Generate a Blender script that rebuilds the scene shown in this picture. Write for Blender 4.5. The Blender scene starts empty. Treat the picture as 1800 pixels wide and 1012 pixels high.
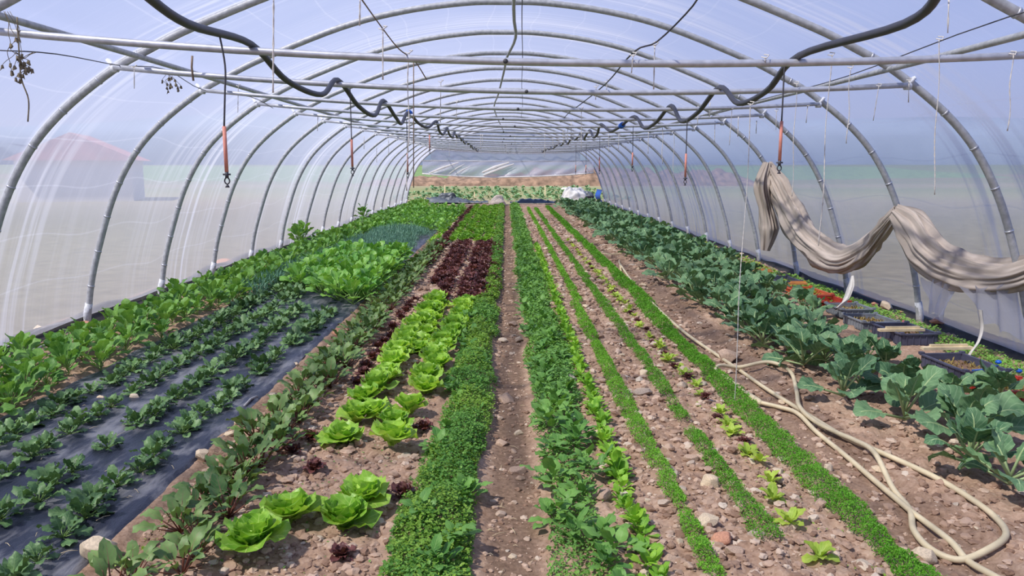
import bpy, math, random
import numpy as np

# ------------------------------------------------------------------ camera, sky, sun, exposure
S = bpy.context.scene
COL = S.collection
FPX = 1380.0
PITCH = math.atan(213 / FPX)
YAW = math.atan(11 / FPX)
CAMH = 1.6
cd = bpy.data.cameras.new('camera'); cam = bpy.data.objects.new('camera', cd); COL.objects.link(cam)
cd.sensor_width = 36; cd.lens = 36 * FPX / 1800; cd.clip_end = 2000; cd.clip_start = 0.05
cam.location = (0, 0, CAMH)
cam.rotation_euler = (math.pi / 2 - PITCH, 0, -YAW)
S.camera = cam
S.view_settings.view_transform = 'Standard'; S.view_settings.look = 'None'
S.view_settings.gamma = 1; S.view_settings.use_curve_mapping = False
S.view_settings.exposure = 0.0
try:
    S.cycles.max_bounces = 7; S.cycles.transparent_max_bounces = 10; S.cycles.sample_clamp_indirect = 6; S.cycles.caustics_refractive = False
except Exception: pass

W = bpy.data.worlds.new('world'); S.world = W; W.use_nodes = True
nt = W.node_tree; nt.nodes.clear()
wo = nt.nodes.new('ShaderNodeOutputWorld'); bg = nt.nodes.new('ShaderNodeBackground')
tc = nt.nodes.new('ShaderNodeTexCoord'); sx = nt.nodes.new('ShaderNodeSeparateXYZ'); cr = nt.nodes.new('ShaderNodeValToRGB')
nt.links.new(tc.outputs['Generated'], sx.inputs[0]); nt.links.new(sx.outputs['Z'], cr.inputs[0])
nt.links.new(cr.outputs[0], bg.inputs[0]); nt.links.new(bg.outputs[0], wo.inputs[0])
e = cr.color_ramp.elements
e[0].position = 0.0; e[0].color = (0.52, 0.54, 0.68, 1)
e[1].position = 1.0; e[1].color = (0.13, 0.24, 0.62, 1)
k = e.new(0.12); k.color = (0.36, 0.45, 0.76, 1)
k = e.new(0.35); k.color = (0.22, 0.35, 0.76, 1)
bg.inputs[1].default_value = 1.1

sd = bpy.data.lights.new('sun', 'SUN'); sd.energy = 8.2; sd.angle = math.radians(2.2); sd.color = (1.0, 0.95, 0.86)
so = bpy.data.objects.new('sun', sd); COL.objects.link(so)
from mathutils import Vector, Matrix
SUN_DIR = Vector((0.62, 0.42, -1.0))
so.rotation_euler = SUN_DIR.to_track_quat('-Z', 'Y').to_euler(); so.location = (-8, -6, 12)

rng = np.random.default_rng(7)
R = random.Random(5)
PI = math.pi

# ------------------------------------------------------------------ helpers
def pray(px, py):
    x = (px - 900) / FPX; y = -(py - 506) / FPX
    c, s = math.cos(PITCH), math.sin(PITCH); d = (x, c + y * s, -s + y * c)
    cy, sy = math.cos(YAW), math.sin(YAW)
    return (d[0] * cy + d[1] * sy, -d[0] * sy + d[1] * cy, d[2])
def gnd(px, py, z=0.0):
    d = pray(px, py); t = (z - CAMH) / d[2]; return (d[0] * t, d[1] * t, z)
def pln(px, py, Y):
    d = pray(px, py); t = Y / d[1]; return (d[0] * t, Y, CAMH + d[2] * t)

def hash2(ix, iy, seed):
    h = (ix.astype(np.int64) * 374761393 + iy.astype(np.int64) * 668265263 + seed * 1442695041) & 0x7fffffff
    h = ((h ^ (h >> 13)) * 1274126177) & 0x7fffffff
    return ((h ^ (h >> 16)) & 0xffff) / 65535.0
def vnoise(x, y, seed=0):
    x = np.asarray(x, float); y = np.asarray(y, float)
    ix = np.floor(x); iy = np.floor(y); fx = x - ix; fy = y - iy
    fx = fx * fx * (3 - 2 * fx); fy = fy * fy * (3 - 2 * fy)
    a = hash2(ix, iy, seed); b = hash2(ix + 1, iy, seed); c = hash2(ix, iy + 1, seed); d = hash2(ix + 1, iy + 1, seed)
    return (a * (1 - fx) + b * fx) * (1 - fy) + (c * (1 - fx) + d * fx) * fy
def ss(a, b, x):
    t = np.clip((x - a) / (b - a), 0, 1); return t * t * (3 - 2 * t)

PLX0, PLX1 = -3.2, -1.70
def ground_h(x, y):
    x = np.asarray(x, float); y = np.asarray(y, float)
    path = ss(-0.2, -0.02, x) * (1 - ss(0.1, 0.26, x))
    walk = ss(-1.72, -1.62, x) * (1 - ss(-1.52, -1.44, x))
    hosew = ss(1.66, 1.75, x) * (1 - ss(1.95, 2.08, x))
    edge = 1 - ss(-3.9, -3.6, x)
    plas = ss(PLX0 - .05, PLX0, x) * (1 - ss(PLX1, PLX1 + .03, x))
    rough = (1 - .85 * path) * (1 - .75 * walk) * (1 - .6 * hosew) * (1 - .93 * plas) * (1 - .5 * edge)
    h = 0.02 * (vnoise(x * 3.3, y * 3.3, 1) - .5)
    n1 = vnoise(x * 11, y * 11, 2); n2 = vnoise(x * 26, y * 26, 3); n3 = vnoise(x * 60, y * 60, 4)
    n4 = vnoise(x * 17 + 3, y * 15, 8)
    cl = np.maximum(0, n1 - .45) * .05 + np.abs(n4 - .5) * .034 + np.maximum(0, n2 - .4) * .034 + (n3 - .5) * .012
    out = (np.abs(x) > 4.25)
    h = h + cl * rough - .028 * path - .025 * walk - .025 * hosew
    return np.where(out, h * .4, h)
def gh(x, y): return float(ground_h(np.array([x]), np.array([y]))[0])

def mesh_from(name, V, F, mats, uv=None, midx=None, smooth=True):
    me = bpy.data.meshes.new(name)
    V = np.asarray(V, np.float32).reshape(-1, 3)
    if isinstance(F, np.ndarray):
        nf, k = F.shape
        me.vertices.add(len(V)); me.vertices.foreach_set('co', V.ravel())
        me.loops.add(nf * k); me.loops.foreach_set('vertex_index', F.astype(np.int32).ravel())
        me.polygons.add(nf); me.polygons.foreach_set('loop_start', np.arange(0, nf * k, k, dtype=np.int32))
        try: me.polygons.foreach_set('loop_total', np.full(nf, k, np.int32))
        except Exception: pass
    else:
        me.from_pydata([tuple(map(float, v)) for v in V], [], F)
    for m in (mats if isinstance(mats, (list, tuple)) else [mats]): me.materials.append(m)
    me.polygons.foreach_set('use_smooth', np.full(len(me.polygons), smooth, bool))
    if midx is not None: me.polygons.foreach_set('material_index', np.asarray(midx, np.int32))
    me.update(calc_edges=True)
    if uv is not None:
        l = me.uv_layers.new(name='UVMap'); li = np.zeros(len(me.loops), np.int32)
        me.loops.foreach_get('vertex_index', li)
        l.data.foreach_set('uv', np.asarray(uv, np.float32)[li].ravel())
    me.validate(); return me
def tag(o, label=None, cat=None, group=None, kind=None):
    if label: o['label'] = label
    if cat: o['category'] = cat
    if group: o['group'] = group
    if kind: o['kind'] = kind
    return o
def link(name, me, parent=None, loc=None, rz=0, sc=1):
    o = bpy.data.objects.new(name, me); COL.objects.link(o)
    if parent: o.parent = parent
    if loc is not None: o.location = loc
    o.rotation_euler = (0, 0, rz); o.scale = (sc, sc, sc) if not isinstance(sc, tuple) else sc
    return o
class MB:
    """collects arrays of quads/tris into one mesh"""
    def __init__(s): s.V = []; s.F = []; s.U = []; s.M = []; s.n = 0
    def add(s, V, F, uv=None, m=0):
        V = np.asarray(V, float).reshape(-1, 3); F = np.asarray(F, int)
        if F.shape[1] == 3: F = np.column_stack([F, F[:, 2]]) if False else F
        s.V.append(V); s.F.append(F + s.n); s.n += len(V)
        s.U.append(np.zeros((len(V), 2)) if uv is None else np.asarray(uv, float)); s.M += [m] * len(F)
        return s
    def me(s, name, mats, smooth=True):
        V = np.concatenate(s.V); U = np.concatenate(s.U)
        ks = {f.shape[1] for f in s.F}
        if len(ks) == 1: return mesh_from(name, V, np.concatenate(s.F), mats, U, s.M, smooth)
        F = [tuple(int(i) for i in r) for f in s.F for r in f]
        return mesh_from(name, V, F, mats, U, s.M, smooth)
    def box(s, c, d, rz=0, m=0, tilt=None):
        x, y, z = [q / 2 for q in d]
        V = np.array([(a * x, b * y, g * z) for a in (-1, 1) for b in (-1, 1) for g in (-1, 1)])
        ca, sa = math.cos(rz), math.sin(rz)
        if tilt: ct, st = math.cos(tilt), math.sin(tilt); V = np.column_stack([V[:, 0] * ct + V[:, 2] * st, V[:, 1], -V[:, 0] * st + V[:, 2] * ct])
        V = np.column_stack([V[:, 0] * ca - V[:, 1] * sa, V[:, 0] * sa + V[:, 1] * ca, V[:, 2]]) + np.array(c)
        s.add(V, [(0, 1, 3, 2), (4, 6, 7, 5), (0, 4, 5, 1), (2, 3, 7, 6), (0, 2, 6, 4), (1, 5, 7, 3)], m=m); return s
def tube_geo(P, r, n=8, cap=True):
    P = np.asarray(P, float); N = len(P)
    r = np.full(N, r) if np.isscalar(r) else np.asarray(r)
    T = np.gradient(P, axis=0); T /= np.linalg.norm(T, axis=1)[:, None] + 1e-12
    a = np.array([0, 0, 1.0]) if abs(T[0][2]) < .9 else np.array([1.0, 0, 0])
    u = np.cross(a, T[0]); u /= np.linalg.norm(u); U = [u]
    for i in range(1, N):
        u = U[-1] - T[i] * np.dot(U[-1], T[i]); u /= np.linalg.norm(u) + 1e-12; U.append(u)
    U = np.array(U); Wv = np.cross(T, U)
    th = np.linspace(0, 2 * PI, n, endpoint=False)
    V = P[:, None, :] + r[:, None, None] * (np.cos(th)[None, :, None] * U[:, None, :] + np.sin(th)[None, :, None] * Wv[:, None, :])
    V = V.reshape(-1, 3)
    i = np.arange(N - 1)[:, None] * n; j = np.arange(n)[None, :]; j2 = (j + 1) % n
    F = np.stack([i + j, i + j2, i + n + j2, i + n + j], -1).reshape(-1, 4)
    Lc = np.concatenate([[0], np.cumsum(np.linalg.norm(np.diff(P, axis=0), axis=1))])
    uv = np.stack([np.tile(th / (2 * PI), N), np.repeat(Lc, n)], 1)
    if cap:
        b = len(V); V = np.concatenate([V, P[:1], P[-1:]]); uv = np.concatenate([uv, uv[:1], uv[-1:]])
        jj = np.arange(n); k = (jj + 1) % n
        F = np.concatenate([F, np.stack([k, jj, np.full(n, b), np.full(n, b)], -1)[:, [0, 1, 2, 2]],
                            np.stack([(N - 1) * n + jj, (N - 1) * n + k, np.full(n, b + 1), np.full(n, b + 1)], -1)])
        Fq = F[:(N - 1) * n]; Ft = F[(N - 1) * n:, :3]
        return V, Fq, Ft, uv
    return V, F, None, uv
def tube(mb, P, r, n=8, m=0):
    V, Fq, Ft, uv = tube_geo(P, r, n)
    b = mb.n; mb.add(V, Fq, uv, m); mb.F.append(Ft + b); mb.M += [m] * len(Ft); return mb
def tube_me(name, P, r, mat, n=8):
    mb = MB(); tube(mb, P, r, n); return mb.me(name, mat)
def catmull(P, k=8):
    P = np.asarray(P, float); Q = np.concatenate([[2 * P[0] - P[1]], P, [2 * P[-1] - P[-2]]]); out = []
    for i in range(1, len(Q) - 2):
        for t in np.linspace(0, 1, k, endpoint=False):
            a, b, c, d = Q[i - 1:i + 3]
            out.append(.5 * ((2 * b) + (c - a) * t + (2 * a - 5 * b + 4 * c - d) * t * t + (3 * b - a - 3 * c + d) * t ** 3))
    out.append(P[-1]); return np.array(out)

# ------------------------------------------------------------------ materials
def newmat(name):
    m = bpy.data.materials.new(name); m.use_nodes = True; m.node_tree.nodes.clear(); return m, m.node_tree
def N(t, typ, **kw):
    n = t.nodes.new(typ)
    for k, v in kw.items():
        if k.startswith('i_'): n.inputs[k[2:].replace('_', ' ')].default_value = v
        else: setattr(n, k, v)
    return n
def ramp(t, stops, fac):
    r = t.nodes.new('ShaderNodeValToRGB'); el = r.color_ramp.elements
    el[0].position, el[0].color = stops[0][0], (*stops[0][1], 1); el[1].position, el[1].color = stops[-1][0], (*stops[-1][1], 1)
    for p, c in stops[1:-1]: q = el.new(p); q.color = (*c, 1)
    t.links.new(fac, r.inputs[0]); return r.outputs[0]
def math_(t, op, a, b=None, clamp=False):
    n = t.nodes.new('ShaderNodeMath'); n.operation = op; n.use_clamp = clamp
    for i, v in enumerate((a, b)):
        if v is None: continue
        if isinstance(v, (int, float)): n.inputs[i].default_value = v
        else: t.links.new(v, n.inputs[i])
    return n.outputs[0]
def mixc(t, fac, a, b, mode='MIX'):
    n = t.nodes.new('ShaderNodeMix'); n.data_type = 'RGBA'; n.blend_type = mode
    for i, v in ((0, fac), (6, a), (7, b)):
        if isinstance(v, (int, float)): n.inputs[i].default_value = v
        elif isinstance(v, tuple): n.inputs[i].default_value = (*v, 1)
        else: t.links.new(v, n.inputs[i])
    return n.outputs[2]
def lin(r, g, b): return tuple(((c / 255) / 12.92 if c / 255 <= .04045 else ((c / 255 + .055) / 1.055) ** 2.4) for c in (r, g, b))

def simple(name, c, rough=.6, metal=0, var=.12, scale=30, bump=0, spec=.4, stretch=None):
    m, t = newmat(name); o = N(t, 'ShaderNodeOutputMaterial'); p = N(t, 'ShaderNodeBsdfPrincipled')
    co = N(t, 'ShaderNodeTexCoord'); nz = N(t, 'ShaderNodeTexNoise', i_Scale=scale, i_Detail=4.0)
    t.links.new(co.outputs['Object'], nz.inputs['Vector'])
    d = tuple(x * (1 - var * 2) for x in c); l = tuple(min(1, x * (1 + var * 2)) for x in c)
    t.links.new(ramp(t, [(.3, d), (.7, l)], nz.outputs['Fac']), p.inputs['Base Color'])
    p.inputs['Roughness'].default_value = rough; p.inputs['Metallic'].default_value = metal
    p.inputs['Specular IOR Level'].default_value = spec
    if bump:
        b = N(t, 'ShaderNodeBump', i_Strength=bump, i_Distance=.01); t.links.new(nz.outputs['Fac'], b.inputs['Height']); t.links.new(b.outputs[0], p.inputs['Normal'])
    t.links.new(p.outputs[0], o.inputs[0]); return m

def leafmat(name, dark, light, rib, ribw=.06, trans=.3, rough=.5, spec=.35, veins=7, edge=None, objvar=.35):
    """dark/light blade tint, pale midrib and side veins from the leaf's own UV (u across, v along)"""
    m, t = newmat(name); o = N(t, 'ShaderNodeOutputMaterial'); p = N(t, 'ShaderNodeBsdfPrincipled')
    uv = N(t, 'ShaderNodeUVMap'); sp = N(t, 'ShaderNodeSeparateXYZ'); t.links.new(uv.outputs[0], sp.inputs[0])
    u, v = sp.outputs[0], sp.outputs[1]
    au = math_(t, 'ABSOLUTE', math_(t, 'SUBTRACT', u, .5))
    co = N(t, 'ShaderNodeTexCoord'); nz = N(t, 'ShaderNodeTexNoise', i_Scale=22.0, i_Detail=3.0); t.links.new(co.outputs['Object'], nz.inputs['Vector'])
    oi = N(t, 'ShaderNodeObjectInfo')
    f = math_(t, 'ADD', math_(t, 'MULTIPLY', oi.outputs['Random'], objvar), math_(t, 'MULTIPLY', nz.outputs['Fac'], 1.0 - objvar * .5))
    base = ramp(t, [(.3, dark), (.75, light)], f)
    ribf = math_(t, 'SUBTRACT', 1.0, math_(t, 'DIVIDE', au, math_(t, 'MULTIPLY', math_(t, 'SUBTRACT', 1.25, v), ribw)), True)
    if veins:
        vv = math_(t, 'SUBTRACT', math_(t, 'MULTIPLY', v, float(veins)), math_(t, 'MULTIPLY', au, 4.0))
        fr = math_(t, 'ABSOLUTE', math_(t, 'SUBTRACT', math_(t, 'FRACT', vv), .5))
        vf = math_(t, 'MULTIPLY', math_(t, 'SUBTRACT', 1.0, math_(t, 'MULTIPLY', fr, 9.0), True), .45)
        ribf = math_(t, 'MAXIMUM', ribf, vf)
    c = mixc(t, ribf, base, rib)
    if edge: c = mixc(t, math_(t, 'MULTIPLY', ss_node(t, v, .55, 1.0), 1.0), c, edge)
    t.links.new(c, p.inputs['Base Color']); p.inputs['Roughness'].default_value = rough; p.inputs['Specular IOR Level'].default_value = spec
    tr = N(t, 'ShaderNodeBsdfTranslucent'); t.links.new(mixc(t, 1.0, c, (1.25, 1.2, .6), 'MULTIPLY'), tr.inputs[0])
    mx = N(t, 'ShaderNodeMixShader', i_Fac=trans); t.links.new(p.outputs[0], mx.inputs[1]); t.links.new(tr.outputs[0], mx.inputs[2])
    bm = N(t, 'ShaderNodeBump', i_Strength=.35, i_Distance=.006); t.links.new(nz.outputs['Fac'], bm.inputs['Height']); t.links.new(bm.outputs[0], p.inputs['Normal'])
    t.links.new(mx.outputs[0], o.inputs[0]); return m
def ss_node(t, x, a, b):
    n = N(t, 'ShaderNodeMapRange'); n.interpolation_type = 'SMOOTHSTEP'; t.links.new(x, n.inputs[0])
    n.inputs[1].default_value = a; n.inputs[2].default_value = b; return n.outputs[0]

M = {}
M['kale'] = leafmat('kale_leaf', lin(58, 100, 68), lin(116, 152, 108), lin(166, 192, 150), .045, .14, .6, .3, 6)
M['kale_stem'] = simple('kale_stem', lin(158, 180, 128), .5, 0, .06)
M['greens'] = leafmat('turnip_leaf', lin(62, 118, 48), lin(126, 172, 82), lin(158, 192, 114), .045, .3, .5, .3, 5)
M['greens_stem'] = simple('turnip_stem', lin(142, 178, 96), .5, 0, .08)
M['bright'] = leafmat('pak_choi_leaf', lin(68, 138, 46), lin(138, 190, 84), lin(186, 212, 150), .07, .3, .45, .35, 5)
M['spinach'] = leafmat('spinach_leaf', lin(46, 82, 46), lin(106, 142, 88), lin(140, 168, 110), .03, .16, .5, .4, 6)
M['spinach_stem'] = simple('spinach_stem', lin(122, 152, 84), .5, 0, .08)
M['beet'] = leafmat('beet_leaf', lin(64, 104, 52), lin(122, 154, 88), lin(140, 112, 92), .035, .2, .5, .35, 5)
M['beet_stem'] = simple('beet_stem', lin(120, 74, 60), .5, 0, .12)
M['lettuce'] = leafmat('lettuce_leaf', lin(112, 168, 52), lin(178, 218, 92), lin(202, 226, 130), .05, .38, .4, .35, 6)
M['lettuce_heart'] = leafmat('lettuce_heart', lin(160, 206, 72), lin(208, 238, 120), lin(220, 236, 150), .05, .38, .4, .35, 6)
M['young_lettuce'] = leafmat('young_lettuce_leaf', lin(140, 176, 60), lin(196, 220, 96), lin(208, 222, 130), .05, .35, .45, .3, 4)
M['mid_lettuce'] = leafmat('far_lettuce_leaf', lin(92, 148, 48), lin(142, 190, 76), lin(170, 204, 106), .05, .32, .45, .3, 5)
M['red'] = leafmat('red_lettuce_leaf', lin(74, 40, 44), lin(128, 78, 76), lin(104, 90, 66), .05, .2, .45, .4, 5)
M['rocket'] = leafmat('rocket_leaf', lin(96, 156, 46), lin(162, 208, 76), lin(176, 210, 100), .05, .32, .5, .3, 0)
M['weed'] = leafmat('weed_leaf', lin(66, 120, 52), lin(124, 172, 84), lin(146, 182, 106), .04, .26, .5, .3, 5)
M['parsley'] = leafmat('parsley_leaf', lin(70, 126, 50), lin(138, 184, 86), lin(140, 180, 90), .05, .28, .55, .3, 0)
M['chickweed'] = leafmat('chickweed_leaf', lin(98, 144, 50), lin(166, 198, 84), lin(150, 186, 84), .04, .3, .5, .3, 0)
M['carrot'] = leafmat('carrot_leaf', lin(78, 144, 36), lin(130, 190, 60), lin(120, 176, 60), .04, .3, .55, .25, 0)
M['onion'] = leafmat('onion_leaf', lin(70, 118, 98), lin(118, 160, 136), lin(120, 160, 136), .04, .15, .5, .35, 0)
M['yellow_weed'] = leafmat('yellowing_leaf', lin(134, 150, 52), lin(186, 184, 74), lin(186, 190, 90), .04, .25, .5, .3, 0)
M['galv'] = simple('galvanised_steel', lin(176, 178, 182), .55, .15, .1, 26, .1)
M['bar'] = simple('tie_bar_steel', lin(190, 192, 200), .42, .45, .08, 18, .05)
M['clampw'] = simple('white_clamp', lin(214, 216, 222), .5)
M['blackpipe'] = simple('black_pipe', lin(58, 58, 66), .5, 0, .1, 20, 0, .5)
M['wire'] = simple('dark_wire', lin(70, 70, 76), .6)
M['string'] = simple('white_twine', lin(214, 210, 206), .8, 0, .06, 120)
M['jute'] = simple('brown_twine', lin(138, 120, 104), .85)
M['dry'] = simple('dried_plant', lin(126, 116, 98), .9, 0, .2, 40)
M['coral'] = simple('coral_sleeve', lin(214, 140, 124), .55, 0, .05)
M['blue'] = simple('blue_plastic', lin(34, 98, 200), .4)
M['hose'] = simple('cream_hose', lin(206, 192, 160), .5, 0, .08, 9, .02, .4)
M['crate_dark'] = simple('dark_crate', lin(82, 84, 104), .5, 0, .1, 12)
M['crate_grey'] = simple('grey_crate', lin(132, 138, 146), .5, 0, .08, 12)
M['crate_red'] = simple('red_crate', lin(178, 66, 54), .5, 0, .08, 12)
M['terracotta'] = simple('orange_red_plastic', lin(196, 96, 66), .55, 0, .08, 12)
M['wood'] = simple('pale_wood', lin(214, 196, 160), .7, 0, .1, 14)
M['orangewood'] = simple('orange_board', lin(204, 142, 84), .7, 0, .1, 14)
M['rag'] = simple('white_rag', lin(206, 202, 196), .85, 0, .06, 20)
M['whitecloth'] = simple('white_fleece', lin(232, 230, 226), .85, 0, .03, 10)
M['greycloth'] = simple('grey_sack', lin(196, 184, 172), .9, 0, .08, 20)
M['darktarp'] = simple('dark_tarp', lin(66, 72, 82), .5, 0, .15, 8)
M['darkstrip'] = simple('dark_base_strip', lin(52, 49, 47), .8, 0, .2, 10, .2)
M['pinktag'] = simple('pink_tag', lin(226, 140, 150), .6)
M['galvblock'] = simple('grey_block', lin(150, 150, 154), .6)

def stonemat(name, a, b, c):
    m, t = newmat(name); o = N(t, 'ShaderNodeOutputMaterial'); p = N(t, 'ShaderNodeBsdfPrincipled', i_Roughness=.8)
    oi = N(t, 'ShaderNodeObjectInfo'); co = N(t, 'ShaderNodeTexCoord'); nz = N(t, 'ShaderNodeTexNoise', i_Scale=9.0, i_Detail=6.0); t.links.new(co.outputs['Object'], nz.inputs['Vector'])
    base = ramp(t, [(0, a), (.5, b), (1, c)], oi.outputs['Random'])
    c2 = mixc(t, .55, base, ramp(t, [(.3, (.35, .33, .32)), (.7, (1.1, 1.05, 1.0))], nz.outputs['Fac']), 'MULTIPLY')
    t.links.new(mixc(t, 1.0, c2, (1.1, 1.08, 1.06), 'MULTIPLY'), p.inputs['Base Color'])
    b_ = N(t, 'ShaderNodeBump', i_Strength=.3, i_Distance=.01); t.links.new(nz.outputs['Fac'], b_.inputs['Height']); t.links.new(b_.outputs[0], p.inputs['Normal'])
    t.links.new(p.outputs[0], o.inputs[0]); return m
M['stone'] = stonemat('stone', lin(176, 152, 134), lin(190, 166, 146), lin(184, 176, 164))
M['stone_pale'] = stonemat('pale_stone', lin(206, 192, 170), lin(214, 196, 168), lin(204, 190, 172))
M['brick'] = stonemat('broken_brick', lin(190, 140, 116), lin(196, 146, 120), lin(186, 130, 108))

def soilmat():
    m, t = newmat('soil'); o = N(t, 'ShaderNodeOutputMaterial'); p = N(t, 'ShaderNodeBsdfPrincipled', i_Roughness=.92)
    p.inputs['Specular IOR Level'].default_value = .15
    ge = N(t, 'ShaderNodeNewGeometry'); sp = N(t, 'ShaderNodeSeparateXYZ'); t.links.new(ge.outputs['Position'], sp.inputs[0])
    n1 = N(t, 'ShaderNodeTexNoise', i_Scale=1.6, i_Detail=5.0); n2 = N(t, 'ShaderNodeTexNoise', i_Scale=38.0, i_Detail=6.0, i_Roughness=.65)
    n3 = N(t, 'ShaderNodeTexVoronoi', i_Scale=46.0)
    for n in (n1, n2, n3): t.links.new(ge.outputs['Position'], n.inputs['Vector'])
    f = math_(t, 'ADD', math_(t, 'MULTIPLY', n1.outputs['Fac'], .45), math_(t, 'MULTIPLY', n2.outputs['Fac'], .55))
    c = ramp(t, [(.32, lin(124, 98, 80)), (.5, lin(166, 138, 118)), (.68, lin(196, 170, 150))], f)
    # compacted damp soil of the trodden ways
    X = sp.outputs[0]
    def band(a, b, w): return math_(t, 'MULTIPLY', ss_node(t, X, a - w, a + w), math_(t, 'SUBTRACT', 1.0, ss_node(t, X, b - w, b + w)))
    tread = math_(t, 'MAXIMUM', band(-.08, .14, .04), math_(t, 'MULTIPLY', band(-1.7, -1.42, .06), .75))
    tread = math_(t, 'MAXIMUM', tread, math_(t, 'MULTIPLY', band(1.68, 2.05, .08), .65))
    tread = math_(t, 'MULTIPLY', tread, math_(t, 'ADD', .45, math_(t, 'MULTIPLY', n1.outputs['Fac'], .7)), True)
    c = mixc(t, tread, c, ramp(t, [(.35, lin(98, 78, 64)), (.65, lin(132, 108, 90))], n2.outputs['Fac']))
    edge = math_(t, 'SUBTRACT', 1.0, ss_node(t, X, -4.3, -3.8))
    c = mixc(t, math_(t, 'MULTIPLY', edge, .6), c, lin(104, 92, 84))  # shade at the foot of the left film, painted into the soil colour
    t.links.new(c, p.inputs['Base Color'])
    b1 = N(t, 'ShaderNodeBump', i_Strength=.55, i_Distance=.012); t.links.new(n2.outputs['Fac'], b1.inputs['Height'])
    b2 = N(t, 'ShaderNodeBump', i_Strength=.3, i_Distance=.01); t.links.new(n3.outputs['Distance'], b2.inputs['Height']); t.links.new(b1.outputs[0], b2.inputs['Normal'])
    t.links.new(b2.outputs[0], p.inputs['Normal']); t.links.new(p.outputs[0], o.inputs[0]); return m
M['soil'] = soilmat()
def clodmat():
    m, t = newmat('soil_clod'); o = N(t, 'ShaderNodeOutputMaterial'); p = N(t, 'ShaderNodeBsdfPrincipled', i_Roughness=.9)
    uv = N(t, 'ShaderNodeUVMap'); sp = N(t, 'ShaderNodeSeparateXYZ'); t.links.new(uv.outputs[0], sp.inputs[0])
    t.links.new(ramp(t, [(0, lin(128, 100, 82)), (.5, lin(166, 138, 118)), (.88, lin(190, 164, 144)), (1, lin(204, 188, 170))], sp.outputs[0]), p.inputs['Base Color'])
    ge = N(t, 'ShaderNodeNewGeometry'); n = N(t, 'ShaderNodeTexNoise', i_Scale=70.0, i_Detail=3.0); t.links.new(ge.outputs['Position'], n.inputs['Vector'])
    b = N(t, 'ShaderNodeBump', i_Strength=.4, i_Distance=.006); t.links.new(n.outputs['Fac'], b.inputs['Height']); t.links.new(b.outputs[0], p.inputs['Normal'])
    t.links.new(p.outputs[0], o.inputs[0]); return m
M['clod'] = clodmat()

def fieldmat():
    m, t = newmat('field'); o = N(t, 'ShaderNodeOutputMaterial'); p = N(t, 'ShaderNodeBsdfPrincipled', i_Roughness=.95)
    p.inputs['Specular IOR Level'].default_value = .1
    ge = N(t, 'ShaderNodeNewGeometry'); sp = N(t, 'ShaderNodeSeparateXYZ'); t.links.new(ge.outputs['Position'], sp.inputs[0])
    n1 = N(t, 'ShaderNodeTexNoise', i_Scale=.35, i_Detail=8.0); t.links.new(ge.outputs['Position'], n1.inputs['Vector'])
    n2 = N(t, 'ShaderNodeTexNoise', i_Scale=4.0, i_Detail=6.0); t.links.new(ge.outputs['Position'], n2.inputs['Vector'])
    y = math_(t, 'ADD', sp.outputs[1], math_(t, 'MULTIPLY', n1.outputs['Fac'], 6.0))
    yf = math_(t, 'DIVIDE', y, 200.0)
    c = ramp(t, [(.0, lin(104, 98, 86)), (.14, lin(108, 102, 88)), (.2, lin(136, 126, 106)), (.24, lin(142, 140, 100)), (.30, lin(120, 130, 84)), (.36, lin(142, 134, 108)), (.41, lin(112, 122, 82)), (.52, lin(130, 112, 94)), (.6, lin(104, 120, 78)), (.8, lin(92, 112, 70))], yf)
    c = mixc(t, .4, c, ramp(t, [(.3, lin(84, 80, 58)), (.7, lin(148, 140, 116))], n2.outputs['Fac']))
    t.links.new(c, p.inputs['Base Color']); t.links.new(p.outputs[0], o.inputs[0]); return m
M['field'] = fieldmat()

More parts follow.
